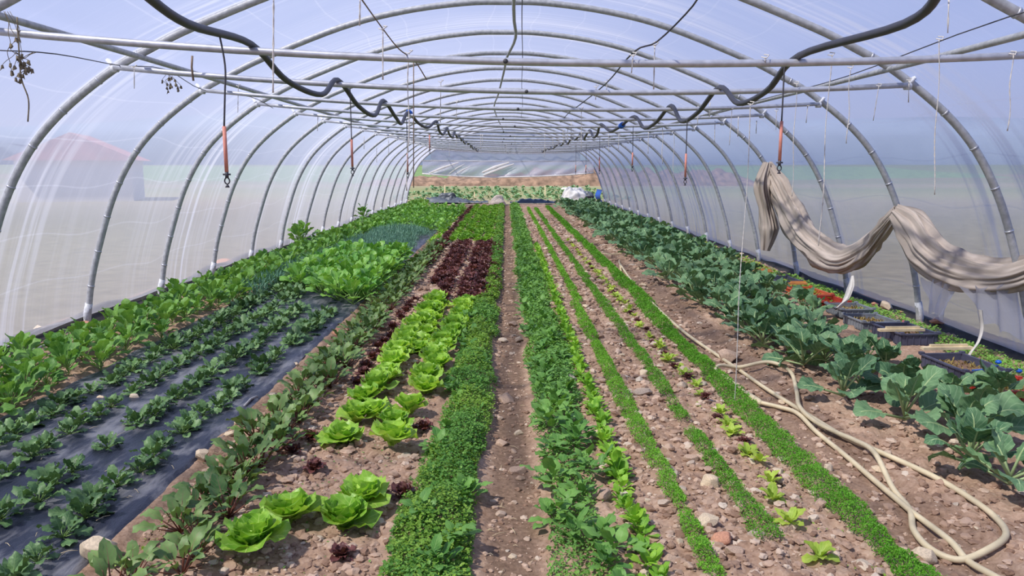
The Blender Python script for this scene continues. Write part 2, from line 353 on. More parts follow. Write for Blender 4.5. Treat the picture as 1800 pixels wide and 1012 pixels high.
def filmmat(name, dens=.25, blue=0.0, streak=1.0):
    """polythene: clear sheet with milky haze, folds (streaks round the arch) and lengthwise crease lines; uv = metres"""
    m, t = newmat(name); o = N(t, 'ShaderNodeOutputMaterial')
    uv = N(t, 'ShaderNodeUVMap'); mp = N(t, 'ShaderNodeMapping'); mp.inputs['Scale'].default_value = (9, .22, 1); t.links.new(uv.outputs[0], mp.inputs[0])
    n1 = N(t, 'ShaderNodeTexNoise', i_Scale=1.0, i_Detail=5.0, i_Roughness=.6, i_Distortion=.35); t.links.new(mp.outputs[0], n1.inputs['Vector'])
    mp2 = N(t, 'ShaderNodeMapping'); mp2.inputs['Scale'].default_value = (.55, .12, 1); t.links.new(uv.outputs[0], mp2.inputs[0])
    n2 = N(t, 'ShaderNodeTexNoise', i_Scale=1.0, i_Detail=1.0); t.links.new(mp2.outputs[0], n2.inputs['Vector'])
    mp3 = N(t, 'ShaderNodeMapping'); mp3.inputs['Scale'].default_value = (30, 1.0, 1); mp3.inputs['Rotation'].default_value = (0, 0, .12); t.links.new(uv.outputs[0], mp3.inputs[0])
    n3 = N(t, 'ShaderNodeTexNoise', i_Scale=1.0, i_Detail=3.0); t.links.new(mp3.outputs[0], n3.inputs['Vector'])
    mask = ss_node(t, n2.outputs['Fac'], .46, .6)
    st = math_(t, 'MULTIPLY', ss_node(t, n1.outputs['Fac'], .44, .66), mask)
    st = math_(t, 'MULTIPLY', st, .42 * streak)
    fine = math_(t, 'MULTIPLY', ss_node(t, n3.outputs['Fac'], .5, .85), .09)
    sp = N(t, 'ShaderNodeSeparateXYZ'); t.links.new(uv.outputs[0], sp.inputs[0])
    mp4 = N(t, 'ShaderNodeMapping'); mp4.inputs['Scale'].default_value = (.9, .6, 1); t.links.new(uv.outputs[0], mp4.inputs[0])
    n4 = N(t, 'ShaderNodeTexNoise', i_Scale=1.0, i_Detail=0.0); t.links.new(mp4.outputs[0], n4.inputs['Vector'])
    vv = math_(t, 'ADD', math_(t, 'MULTIPLY', sp.outputs[1], 2.1), math_(t, 'MULTIPLY', n4.outputs['Fac'], .5))
    cl = math_(t, 'ABSOLUTE', math_(t, 'SUBTRACT', math_(t, 'FRACT', vv), .5))
    crease = math_(t, 'MULTIPLY', math_(t, 'SUBTRACT', 1.0, math_(t, 'MULTIPLY', cl, 42.0), True), .16)
    lw = N(t, 'ShaderNodeLayerWeight', i_Blend=.4)
    graz = math_(t, 'MULTIPLY', math_(t, 'POWER', lw.outputs['Facing'], 2.0), .38)
    f = math_(t, 'ADD', math_(t, 'ADD', dens, st), math_(t, 'ADD', fine, crease))
    f = math_(t, 'MINIMUM', math_(t, 'ADD', f, graz), .92)
    tp = N(t, 'ShaderNodeBsdfTransparent', i_Color=(.97, .97, 1.0, 1)) if not blue else N(t, 'ShaderNodeBsdfTransparent', i_Color=(.4, .55, 1.0, 1))
    hz = (.62, .63, .74, 1) if not blue else (.2, .32, .75, 1)
    tl = N(t, 'ShaderNodeBsdfTranslucent', i_Color=hz); df = N(t, 'ShaderNodeBsdfDiffuse', i_Color=hz)
    mz = N(t, 'ShaderNodeMixShader', i_Fac=.45); t.links.new(tl.outputs[0], mz.inputs[1]); t.links.new(df.outputs[0], mz.inputs[2])
    mx = N(t, 'ShaderNodeMixShader'); t.links.new(f, mx.inputs[0]); t.links.new(tp.outputs[0], mx.inputs[1]); t.links.new(mz.outputs[0], mx.inputs[2])
    gl = N(t, 'ShaderNodeBsdfGlossy', i_Roughness=.28, i_Color=(.9, .9, .95, 1))
    bm = N(t, 'ShaderNodeBump', i_Strength=.5, i_Distance=.03); t.links.new(math_(t, 'ADD', n1.outputs['Fac'], math_(t, 'MULTIPLY', n3.outputs['Fac'], .3)), bm.inputs['Height']); t.links.new(bm.outputs[0], gl.inputs['Normal'])
    rf = N(t, 'ShaderNodeBsdfRefraction', i_Roughness=.42, i_IOR=1.12, i_Color=(.96, .96, 1.0, 1) if not blue else (.4, .55, 1, 1))
    mr = N(t, 'ShaderNodeMixShader', i_Fac=.34); t.links.new(tp.outputs[0], mr.inputs[1]); t.links.new(rf.outputs[0], mr.inputs[2]); t.links.new(mr.outputs[0], mx.inputs[1])
    m2 = N(t, 'ShaderNodeMixShader', i_Fac=.045); t.links.new(mx.outputs[0], m2.inputs[1]); t.links.new(gl.outputs[0], m2.inputs[2])
    t.links.new(m2.outputs[0], o.inputs[0]); return m
M['film'] = filmmat('polythene_film')
M['gablefilm'] = filmmat('gable_film', .62)
M['bluefilm'] = filmmat('blue_film', .55, 1)

def plasticmat():
    m, t = newmat('black_mulch_film'); o = N(t, 'ShaderNodeOutputMaterial'); p = N(t, 'ShaderNodeBsdfPrincipled', i_Roughness=.38)
    ge = N(t, 'ShaderNodeNewGeometry'); mp = N(t, 'ShaderNodeMapping'); mp.inputs['Scale'].default_value = (9, 2.2, 1); mp.inputs['Rotation'].default_value = (0, 0, -.2); t.links.new(ge.outputs['Position'], mp.inputs[0])
    n = N(t, 'ShaderNodeTexNoise', i_Scale=1.4, i_Detail=7.0, i_Roughness=.65); t.links.new(mp.outputs[0], n.inputs['Vector'])
    n2 = N(t, 'ShaderNodeTexNoise', i_Scale=2.2, i_Detail=5.0); t.links.new(ge.outputs['Position'], n2.inputs['Vector'])
    dust = ss_node(t, math_(t, 'ADD', math_(t, 'MULTIPLY', n.outputs['Fac'], .5), math_(t, 'MULTIPLY', n2.outputs['Fac'], .5)), .46, .62)
    c = mixc(t, dust, lin(40, 44, 60), lin(124, 124, 130)); t.links.new(c, p.inputs['Base Color'])
    b = N(t, 'ShaderNodeBump', i_Strength=.9, i_Distance=.02); t.links.new(n.outputs['Fac'], b.inputs['Height']); t.links.new(b.outputs[0], p.inputs['Normal'])
    t.links.new(p.outputs[0], o.inputs[0]); return m
M['mulch'] = plasticmat()

def drapemat():
    m, t = newmat('dusty_fleece'); o = N(t, 'ShaderNodeOutputMaterial'); p = N(t, 'ShaderNodeBsdfPrincipled', i_Roughness=.85)
    uv = N(t, 'ShaderNodeUVMap'); mp = N(t, 'ShaderNodeMapping'); mp.inputs['Scale'].default_value = (8, 1.3, 1); t.links.new(uv.outputs[0], mp.inputs[0])
    n = N(t, 'ShaderNodeTexNoise', i_Scale=1.5, i_Detail=6.0); t.links.new(mp.outputs[0], n.inputs['Vector'])
    c = ramp(t, [(.3, lin(170, 158, 148)), (.6, lin(214, 200, 188)), (.8, lin(226, 216, 208))], n.outputs['Fac'])
    t.links.new(c, p.inputs['Base Color'])
    tr = N(t, 'ShaderNodeBsdfTranslucent'); t.links.new(c, tr.inputs[0])
    mx = N(t, 'ShaderNodeMixShader', i_Fac=.2); t.links.new(p.outputs[0], mx.inputs[1]); t.links.new(tr.outputs[0], mx.inputs[2])
    b = N(t, 'ShaderNodeBump', i_Strength=.5, i_Distance=.015); t.links.new(n.outputs['Fac'], b.inputs['Height']); t.links.new(b.outputs[0], p.inputs['Normal'])
    t.links.new(mx.outputs[0], o.inputs[0]); return m
M['drape'] = drapemat()

# ------------------------------------------------------------------ ground inside, field outside
YEND = 34.1
def build_floor():
    ys = [1.9]
    while ys[-1] < YEND: ys.append(ys[-1] + max(.012, ys[-1] * .0048))
    ys = np.array(ys); ys[-1] = YEND
    ys = np.concatenate([np.arange(-4, 1.9, .25), ys]); xs = np.linspace(-4.7, 4.7, 460)
    X, Y = np.meshgrid(xs, ys); Z = ground_h(X, Y)
    V = np.stack([X, Y, Z], -1).reshape(-1, 3); nx = len(xs); ny = len(ys)
    i, j = np.meshgrid(np.arange(nx - 1), np.arange(ny - 1)); a = j * nx + i
    F = np.stack([a, a + 1, a + 1 + nx, a + nx], -1).reshape(-1, 4)
    tag(link('floor', mesh_from('floor', V, F, M['soil'])), kind='structure')
build_floor()
def grid(xs, ys, fz):
    X, Y = np.meshgrid(xs, ys); V = np.stack([X, Y, fz(X, Y)], -1).reshape(-1, 3); nx = len(xs)
    i, j = np.meshgrid(np.arange(nx - 1), np.arange(len(ys) - 1)); a = j * nx + i
    return V, np.stack([a, a + 1, a + 1 + nx, a + nx], -1).reshape(-1, 4)
def field_z(X, Y):
    r = np.maximum(0, np.hypot(X, Y - 20) - 60)
    return -.06 + .25 * (vnoise(X * .12, Y * .12, 9) - .5) * np.minimum(1, r / 40) + np.minimum(r * .012, 2.2)
V, F = grid(np.linspace(-260, 260, 90), np.linspace(-60, 300, 90), field_z)
tag(link('field_ground', mesh_from('field_ground', V, F, M['field'])), kind='structure')
M['hill'] = simple('wooded_hill', lin(118, 130, 146), .95, 0, .1, .03, 0, .05)
def hill(name, pts, label_kind='structure'):
    mb = MB(); P = []
    for (x, y, h) in pts: P += [(x, y, -3), (x * .99, y * .99, h * .6), (x * 1.05, y * 1.05, h), (x * 1.2, y * 1.2, -3)]
    n = len(pts); F = [(i * 4 + k, (i + 1) * 4 + k, (i + 1) * 4 + k + 1, i * 4 + k + 1) for i in range(n - 1) for k in range(3)]
    mb.add(P, F); tag(link(name, mb.me(name, M['hill'])), kind=label_kind)
hp = []
for i in range(90):
    a = -PI * .25 + i / 89 * PI * 1.5; hp.append((330 * math.cos(a), 330 * math.sin(a), 9 + 15 * float(vnoise(i * .16, 3.3, 5)) + 4 * float(vnoise(i * .6, 1.3, 6))))
hill('hill_ridge', hp)

# ------------------------------------------------------------------ tunnel: hoops, purlins, film
PROF = [(4.30, -.05), (4.22, .42), (4.10, .83), (3.92, 1.32), (3.69, 1.72), (3.40, 2.03), (3.0, 2.33), (2.7, 2.49), (2.36, 2.65), (1.6, 2.94), (1.0, 3.09), (.4, 3.17), (0, 3.18)]
prof_pts = [(-x, z) for x, z in PROF] + [(x, z) for x, z in PROF[::-1][1:]]
prof = catmull(prof_pts, 5)
HS = 1.74; HY = [7.95 + HS * k for k in range(-2, 16)]
pr_n = len(prof); tang = np.gradient(prof, axis=0); tang /= np.linalg.norm(tang, axis=1)[:, None]; nrm = np.stack([-tang[:, 1], tang[:, 0]], 1)  # outward
arc = np.concatenate([[0], np.cumsum(np.linalg.norm(np.diff(prof, axis=0), axis=1))])
def prof_at(s):
    return np.array([np.interp(s, arc, prof[:, 0]), np.interp(s, arc, prof[:, 1])])
HO = None
def make_hoop():
    root = bpy.data.objects.new('tunnel_hoop', None); COL.objects.link(root)
    P = np.stack([prof[:, 0], np.zeros(pr_n), prof[:, 1]], 1)
    link('hoop_pipe', tube_me('hoop_pipe', P, .030, M['galv'], 10), root)
    for s in (-1, 1): link('ground_sleeve', tube_me('ground_sleeve', [(s * 4.30, 0, -.05), (s * 4.285, 0, .12), (s * 4.26, 0, .22)], .036, M['clampw'], 10), root)
    return root
def tree_children(o): return [c for c in bpy.data.objects if c.parent == o]
def dup(root, loc=None, rz=None, sc=None, kids=None, label=None, group=None):
    r = root.copy(); COL.objects.link(r)
    if loc is not None: r.location = loc
    if rz is not None: r.rotation_euler = (0, 0, rz)
    if sc is not None: r.scale = sc
    if label: r['label'] = label
    if group: r['group'] = group
    for ch in (kids if kids is not None else tree_children(root)):
        c = ch.copy(); COL.objects.link(c); c.parent = r
    return r
hoop0 = make_hoop(); hk = tree_children(hoop0)
hoop_lab = {0: 'galvanised steel tunnel hoop nearest the camera, only its bends at the top corners in view', 1: 'second steel tunnel hoop, its left leg hidden by leafy greens beside the film', 2: 'third steel hoop with both feet in view, fleece tied to its right side'}
for i, y in enumerate(HY):
    h = hoop0 if i == 0 else dup(hoop0, kids=hk)
    h.location = (0, y, 0)
    if i < 5:
        for s in list(np.arange(.45, 3.4, .37)) + list(arc[-1] - np.arange(.45, 3.4, .37)):
            a = prof_at(s); b = prof_at(s + .014); link('film_tie', tube_me('film_tie', [(a[0], 0, a[1]), (b[0], 0, b[1])], .034, M['bar'], 10), h)
    h.rotation_euler = (0, 0, R.uniform(-.004, .004))
    if i in hoop_lab: tag(h, hoop_lab[i], 'hoop')
    else: tag(h, 'curved galvanised steel hoop farther back in the polytunnel, standing on both sides', 'hoop', 'steel hoops farther back')
    if i in hoop_lab and 'group' in h.keys(): del h['group']

def film_piece(name, s0, s1, y0=-3.5, y1=YEND, mat='film'):
    ns = max(6, int((s1 - s0) / .09)); sv = np.linspace(s0, s1, ns)
    yv = np.arange(y0, y1 + .001, HS / 10)
    yv = np.append(yv, y1)
    px = np.interp(sv, arc, prof[:, 0]); pz = np.interp(sv, arc, prof[:, 1]); nxx = np.interp(sv, arc, nrm[:, 0]); nzz = np.interp(sv, arc, nrm[:, 1])
    YY, SV = np.meshgrid(yv, sv, indexing='ij')
    ph = ((YY - HY[0]) / HS) % 1.0
    sag = .035 - .035 * np.sin(ph * PI) + .012 * (vnoise(YY * 3.2, SV * .5, 21) - .5) * np.sin(ph * PI)
    edge_fade = 1
    off = .034 - .0 + (-.02) * np.sin(ph * PI) + .02 * (vnoise(YY * 4.1, SV * .45, 21) - .5) * np.sin(ph * PI)
    X = px[None] + nxx[None] * off; Z = pz[None] + nzz[None] * off
    low = (Z < .12)
    if 1:  # lower edge of the sheet is uneven
        wob = .05 + .05 * vnoise(YY * 1.3, X * 0 + 2, 31)
        Z = np.where(Z < wob, wob, Z)
    V = np.stack([X, YY, Z], -1).reshape(-1, 3); a_, b_ = YY.shape
    i, j = np.meshgrid(np.arange(b_ - 1), np.arange(a_ - 1)); a = j * b_ + i
    F = np.stack([a + b_, a + 1 + b_, a + 1, a], -1).reshape(-1, 4)
    uv = np.stack([YY, SV], -1).reshape(-1, 2)
    tag(link(name, mesh_from(name, V, F, M[mat], uv)), kind='structure')
sL = np.interp(2.33, prof[:pr_n // 2, 1], arc[:pr_n // 2]); AT = arc[-1]
film_piece('wall_left', .06, sL); film_piece('ceiling', sL, AT - sL); film_piece('wall_right', AT - sL, AT - .06)
# dark strip where the sheet meets the earth
for nm, s in (('trim_1', -1), ('trim_2', 1)):
    ys = np.arange(2, YEND, .12); hh = (.07 if s < 0 else .035) + (.10 if s < 0 else .04) * vnoise(ys * 1.3, ys * 0, 44)
    V = []; 
    for y, h in zip(ys, hh):
        V += [(s * 4.20, y, gh(s * 4.20, y) - .02), (s * 4.33, y, h * .45), (s * 4.345, y, h), (s * 4.40, y, h), (s * 4.46, y, -.03)]
    n = len(ys); F = [(i * 5 + k, i * 5 + k + 1, (i + 1) * 5 + k + 1, (i + 1) * 5 + k) for i in range(n - 1) for k in range(4)]
    tag(link(nm, MB().add(V, F).me(nm, M['darkstrip'])), kind='structure')

# tie bars, one per hoop
BARZ = {}
def bar_pt(i, x):
    y = HY[i]; t = (x + 2.95) / 6.03
    z = (2.34 * (1 - t) + 2.215 * t) - .125 * 4 * t * (1 - t) * .9 + (.004 * math.sin(i * 2.1))
    return (x, y - .05, z)
for i, y in enumerate(HY):
    root = bpy.data.objects.new('tie_bar', None); COL.objects.link(root); root.location = (0, y - .05, 2.2)
    xs = np.linspace(-2.97, 3.09, 13)
    P = [(x, 0, bar_pt(i, x)[2] - 2.2) for x in xs]
    link('bar_pipe', tube_me('bar_pipe', P, .0205 if i < 2 else .0185, M['bar'], 8), root)
    for s, x in ((-1, -2.97), (1, 3.09)):
        mb = MB(); z = bar_pt(i, x)[2] - 2.2
        tube(mb, [(x - .025, .015, z - .01), (x + .025, .015, z - .01)], .026, 10); mb.box((x - s * -.03, .03, z + .03), (.022, .045, .08), tilt=s * .7)
        link('end_clamp', mb.me('end_clamp', M['clampw']), root)
    mb = MB(); xm = .08 + R.uniform(-.15, .1); tube(mb, [(xm, -.024, bar_pt(i, xm)[2] - 2.2), (xm, .024, bar_pt(i, xm)[2] - 2.2)], .014, 8)
    link('bolt', mb.me('bolt', M['wire']), root)
    nm = ['nearest the camera, crossing above all others', 'second from the camera, ending at the hoop clamps', 'third from the camera'][i] if i < 3 else None
    if nm: tag(root, 'grey steel cross bar ' + nm, 'bar')
    else: tag(root, 'grey steel cross bar farther down the tunnel, clamped between both sides of a hoop', 'bar', 'cross bars farther down the tunnel')
# purlins (long pipes) and ridge pipe
def longpipe(name, pts, r, mat, label, cat, n=8):
    o = link(name, tube_me(name, catmull(pts, 4), r, M[mat], n)); tag(o, label, cat); return o
longpipe('purlin_pipe', [(-2.80, 2.3, 2.41), (-2.76, 6, 2.42), (-2.74, 12, 2.41), (-2.76, 22, 2.42), (-2.76, 34, 2.41)], .022, 'galv', 'long dark steel pipe running lengthwise under the hoops above the leafy greens', 'pipe')
longpipe('purlin_pipe', [(2.94, 2.3, 2.35), (2.95, 6, 2.34), (2.93, 12, 2.35), (2.95, 22, 2.35), (2.95, 34, 2.35)], .022, 'galv', 'long grey steel pipe running lengthwise under the hoops on the kale side', 'pipe')
longpipe('ridge_pipe', [(.06, 2.8, 3.13), (.08, 7.95, 3.12), (.12, 9.7, 3.12), (.02, 11.4, 3.12), (-.03, 13.2, 3.12), (-.15, 17, 3.12), (-.3, 22, 3.12), (-.1, 34, 3.12)], .018, 'galv', 'dark steel ridge pipe running lengthwise under the tops of the hoops', 'pipe')
longpipe('ridge_wire', [(.12, 4.4, 3.12), (.16, 7.95, 3.1), (.24, 11.4, 3.1), (.3, 15, 3.09), (.42, 20, 3.09), (.5, 27, 3.1)], .005, 'wire', 'thin dark cable running beside the ridge pipe', 'cable', 5)
longpipe('side_wire', [pln(1235, -30, 3.4), pln(1218, 10, 4.0), pln(1155, 73, 4.42), pln(1113, 92, 4.5), pln(1065, 147, 6.1), pln(1018, 185, 7.8), pln(1000, 198, 9.6), pln(985, 215, 13)], .005, 'wire', 'slack dark wire looping from bar to bar just right of the ridge', 'wire', 5)
longpipe('side_wire', [(2.7, 2.5, 2.36), (2.72, 4.4, 2.4), (2.60, 6.15, 2.28), (2.62, 7.9, 2.28), (2.6, 9.6, 2.27), (2.6, 16, 2.27)], .004, 'wire', 'taut black wire running above the cross bars on the kale side', 'wire', 5)
longpipe('side_wire', [pln(-10, 88, 4.4), pln(100, 95, 4.6), pln(210, 115, 6.15), pln(290, 122, 6.3), pln(357, 158, 7.85), pln(440, 170, 8.2), pln(480, 190, 9.6)], .0035, 'wire', 'thin dark wire sagging between the cross bars over the leafy greens', 'wire', 5)
longpipe('side_wire', [pln(632, -6, 3.2), pln(665, 40, 4.0), pln(700, 85, 4.3), pln(728, 106, 4.5), pln(750, 140, 4.7)], .0035, 'jute', 'brown twine slanting down past the nearest cross bar near the tunnel middle', 'twine', 5)

# black irrigation hoses hung along the bars, with couplings
def hanging_hose(xf, y0, label, coup, start):
    P = [start[0], start[1]]
    for i in range(0, 15):
        y = HY[i] - .05; z = bar_pt(i, xf(y))[2]
        P.append((xf(y), y, z + .035))
        if i < 14:
            sg = [.12, .15, .12, .08, .1, .07][i] if i < 6 else R.uniform(.02, .06)
            P.append((xf(y + .6) + R.uniform(-.03, .03), y + .62, z - sg * .75)); P.append((xf(y + 1.2) + R.uniform(-.02, .02), y + 1.25, z - sg))
    P = catmull(P, 6)
    root = bpy.data.objects.new('irrigation_pipe', None); COL.objects.link(root)
    link('black_tube', tube_me('black_tube', P, .019, M['blackpipe'], 10), root)
    d = P[np.argmin(abs(P[:, 1] - coup))]; a = np.argmin(abs(P[:, 1] - coup)); q = P[a + 1] - P[a - 1]; q /= np.linalg.norm(q)
    mb = MB(); tube(mb, [d - q * .06, d - q * .058, d + q * .03, d + q * .06], [.02, .036, .036, .026], 10)
    link('coupling', mb.me('coupling', M['blue']), root)
    tag(root, label, 'pipe'); return P
xl = lambda y: float(np.interp(y, [3, 4.4, 6.15, 7.9, 9.65, 11.4, 14, 20, 30], [-1.34, -1.38, -1.28, -1.2, -1.17, -.98, -.95, -1.0, -1.0]))
xr = lambda y: float(np.interp(y, [3, 4.4, 6.15, 7.9, 9.65, 11.4, 14, 20, 30], [1.55, 1.6, 1.64, 1.63, 1.55, 1.35, 1.4, 1.35, 1.3]))
PL = hanging_hose(xl, 3, 'black irrigation pipe sagging between the bars on the mulched bed side, blue coupling', 9.75, [pln(235, -25, 2.85), pln(330, 42, 3.4)])
PR = hanging_hose(xr, 3, 'black irrigation pipe sagging between the bars on the kale side, blue coupling', 10.2, [pln(1665, -30, 2.85), pln(1590, 42, 3.3)])
def sprinkler(x, y, ztop, zs0, zs1, label, bow=0.0):
    root = bpy.data.objects.new('hanging_sprinkler', None); COL.objects.link(root); root.location = (x, y, ztop)
    def q(z): return (0, 0, z - ztop)
    P = catmull([(0, 0, 0), (bow, .0, (zs0 - ztop) * .35), (bow * .6, 0, (zs0 - ztop) * .65), (0, 0, zs0 - ztop)], 5)
    link('feed_tube', tube_me('feed_tube', P, .0045, M['wire'], 6), root)
    link('sleeve', tube_me('sleeve', [q(zs0), q(zs1)], .0095, M['coral'], 8), root)
    mb = MB(); z = zs1 - ztop
    tube(mb, [(0, 0, z), (0, 0, z - .03)], .009, 8); tube(mb, [(-.018, 0, z - .012), (.018, 0, z - .012)], .005, 6)
    th = np.linspace(-1.2, PI + 1.2, 12); tube(mb, [(.012 * math.cos(a), 0, z - .043 - .015 * math.sin(a) ) for a in th], .0035, 6)
    tube(mb, [(0, 0, z - .06), (0, 0, z - .075)], [.004, .012], 8)
    link('nozzle', mb.me('nozzle', M['blackpipe']), root)
    tag(root, label, 'sprinkler')
def sp_px(pxx, Y, ps0, ps1, label, bow=0, P=PL):
    top = P[np.argmin(abs(P[:, 1] - Y))]; x0, _, z0 = pln(pxx, ps0, Y); _, _, z1 = pln(pxx, ps1, Y)
    sprinkler(x0, Y, float(top[2]), z0, z1, label, bow)
sp_px(394, 3.85, 222, 302, 'hanging sprinkler nearest the camera over the mulched spinach bed, coral sleeve', .02)
sp_px(618, 6.4, 245, 293, 'second hanging sprinkler over the bright pak choi patch, coral sleeve')
sp_px(716, 9.3, 270, 302, 'third hanging sprinkler from the camera on the mulched bed side, beside a white string')
sp_px(755, 12.6, 237, 262, 'small far hanging sprinkler on the mulched bed side, high above the red lettuce')
sp_px(1374, 4.55, 213, 282, 'hanging sprinkler nearest the camera on the kale side, in front of the fleece', -.0, PR)
sp_px(1206, 7.1, 270, 311, 'second hanging sprinkler on the kale side, coral sleeve against the film', 0, PR)
sp_px(1112, 10.2, 268, 291, 'third hanging sprinkler on the kale side, smaller with distance', 0, PR)
sp_px(1054, 13.7, 276, 298, 'fourth hanging sprinkler on the kale side, near the opening', 0, PR)
for px, Y in ((1030, 17.5), (1012, 20.5)): sp_px(px, Y, 290, 301, 'tiny far hanging sprinkler beside the end opening at distance %s' % ('one' if px > 1020 else 'two') if False else ('tiny hanging sprinkler before the far opening, the one closer to the film' if px > 1020 else 'tiny hanging sprinkler before the far opening, the one closer to the middle'), 0, PR)

# strings (px top, px bottom, distance)
STR = [(481, -8, 480, 163, 2.95), (633, -5, 632, 45, 3.3), (673, 50, 673, 140, 4.0), (719, 92, 716, 335, 4.5), (775, 143, 774, 215, 6.2), (803, 178, 802, 212, 7.9), (845, 235, 845, 262, 14),
       (1113, 96, 1110, 128, 4.4), (1151, 78, 1149, 157, 4.45), (1048, 152, 1047, 175, 6.2), (1067, 143, 1066, 163, 6.2), (1022, 190, 1022, 262, 7.9), (1320, 182, 1289, 724, 5.1), (1400, 146, 1392, 345, 6.15),
       (1461, 96, 1440, 432, 4.75), (1495, 118, 1489, 252, 5.3), (1545, 150, 1535, 212, 6.1), (1598, 140, 1597, 180, 6.1), (1652, 68, 1641, 342, 4.4), (1668, -5, 1666, 58, 3.5), (1780, 94, 1772, 230, 4.4),
       (1319, 180, 1318, 215, 7.9), (1287, 190, 1282, 255, 7.9), (1298, 205, 1297, 240, 9.6), (1248, 180, 1247, 205, 9.6), (1227, 186, 1226, 218, 9.6), (1257, 212, 1256, 250, 11.4), (1330, 212, 1329, 235, 9.7),
       (1365, 194, 1364, 228, 7.9), (1420, 185, 1417, 216, 7.9), (1165, 222, 1164, 288, 11.4), (1185, 235, 1183, 320, 13.1), (236, 117, 236, 156, 6.1), (419, 150, 418, 198, 7.9), (559, 202, 558, 230, 11.4), (1345, 100, 1345, 110, 4.4),
       (728, 214, 728, 250, 14), (848, 236, 848, 256, 14), (958, 235, 958, 262, 14.8), (990, 228, 990, 252, 13), (998, 222, 998, 244, 11.4), (1004, 215, 1004, 240, 11.4), (972, 240, 972, 258, 16), (934, 244, 934, 260, 18.4), (802, 240, 802, 259, 16.6),
       (905, 240, 905, 255, 16.6), (890, 252, 890, 270, 20), (957, 255, 957, 275, 20), (790, 252, 790, 275, 20), (1070, 235, 1070, 268, 13), (1088, 236, 1087, 262, 13.1), (1140, 232, 1139, 270, 11.4), (662, 258, 662, 285, 14.8), (683, 245, 683, 272, 13), (640, 240, 640, 262, 13)]
near_lab = {0: 'twisted white string hanging past the first tie bar beside the black pipe', 3: 'long white string hanging from the nearest cross bar above the red lettuce block', 12: 'very long white string reaching down to the cream hose on the soil',
            14: 'long white string ending just above the sagging fleece', 13: 'white string hanging behind the sprinkler nearest the fleece', 18: 'long twisted white string beside the nearest right hoop', 20: 'white string hanging from the outermost part of the nearest bar over the kale'}
for i, (x0, y0, x1, y1, Y) in enumerate(STR):
    a = np.array(pln(x0, y0, Y)); b = np.array(pln(x1, y1, Y)); 
    if i == 12: b[2] = max(b[2], .03)
    L = np.linalg.norm(a - b); n = max(4, int(L / .035)); mb = MB()
    tt = np.linspace(0, 1, n); wob = .006 * np.sin(tt * 9 + i) * (L > .4)
    base = a[None] * (1 - tt[:, None]) + b[None] * tt[:, None]; base[:, 0] += wob
    r = .0022 if Y < 8 else .0032
    for ph in (0, PI):
        q = base.copy(); q[:, 0] += r * np.cos(tt * L * 90 + ph); q[:, 1] += r * np.sin(tt * L * 90 + ph); tube(mb, q, r, 4)
    if Y < 8: tube(mb, [a + [-.02, 0, .0], a + [0, -.024, -.01], a + [.02, 0, .01], a + [0, .02, .015]], r * 1.5, 5)
    o = link('hanging_string', mb.me('hanging_string', M['string']))
    if i in near_lab: tag(o, near_lab[i], 'string')
    elif Y > 9: tag(o, 'short white string hanging from a far overhead bar', 'string', 'white strings on the far bars')
    else: tag(o, 'thin white string end tied to one of the first overhead bars', 'string', 'short strings on the near bars')
o = link('brown_twine', tube_me('brown_twine', [pln(727, 105, 4.5), pln(727, 200, 4.5), pln(727, 330, 4.5)], .003, M['jute'], 5)); tag(o, 'thin brown vertical twine right beside the long white string', 'twine')
o = link('brown_twine', tube_me('brown_twine', [pln(338, 98, 6.1), pln(337, 118, 6.1), pln(340, 142, 6.1)], .008, M['jute'], 6)); tag(o, 'short frayed brown twine knotted on the second cross bar', 'twine')
# dried vines
def dried(px, py, Y, ln, label, k=5, sd=1):
    rr = random.Random(sd); mb = MB(); a = np.array(pln(px, py, Y))
    for j in range(k):
        q = [a + [rr.uniform(-.03, .03), 0, 0]]
        for s in range(6): q.append(q[-1] + [rr.uniform(-.03, .03), rr.uniform(-.02, .02), -ln / 6 * rr.uniform(.6, 1.1)])
        tube(mb, catmull(q, 3), .0018, 4)
        for s in (3, 5, 6):
            c = q[s]; th = np.linspace(0, 2 * PI, 7)[:-1]; ps = []
            for t_ in (0, 1): ps += [c + [(.006 + .006 * t_) * math.cos(u) * rr.uniform(.5, 1.3), .007 * math.sin(u) * rr.uniform(.5, 1.3), -.03 * t_ * rr.uniform(.4, 1)] for u in th]
            mb.add(ps, [(i, (i + 1) % 6, 6 + (i + 1) % 6, 6 + i) for i in range(6)])
    tag(link('dried_vine', mb.me('dried_vine', M['dry'])), label, 'dried plant')
dried(33, 92, 4.4, .16, 'withered grey vine dangling from the nearest cross bar at the film', 4, 1)
dried(8, 20, 4.35, .33, 'dark withered vine with curled leaves hanging at the extreme edge of the purlin', 4, 2)
dried(300, 122, 6.2, .16, 'withered grey vine dangling from the second cross bar', 5, 3)
dried(64, 92, 4.4, .1, 'thin curled dry tendril beside the withered vine on the nearest bar', 2, 4)
o = link('pale_root_strand', tube_me('pale_root_strand', catmull([pln(30, 30, 4.4), pln(34, 100, 4.4), pln(38, 140, 4.4), pln(50, 175, 4.4), pln(49, 214, 4.4)], 5), .004, M['dry'], 5)); tag(o, 'long pale dry strand hanging lowest among the withered vines', 'dried plant')

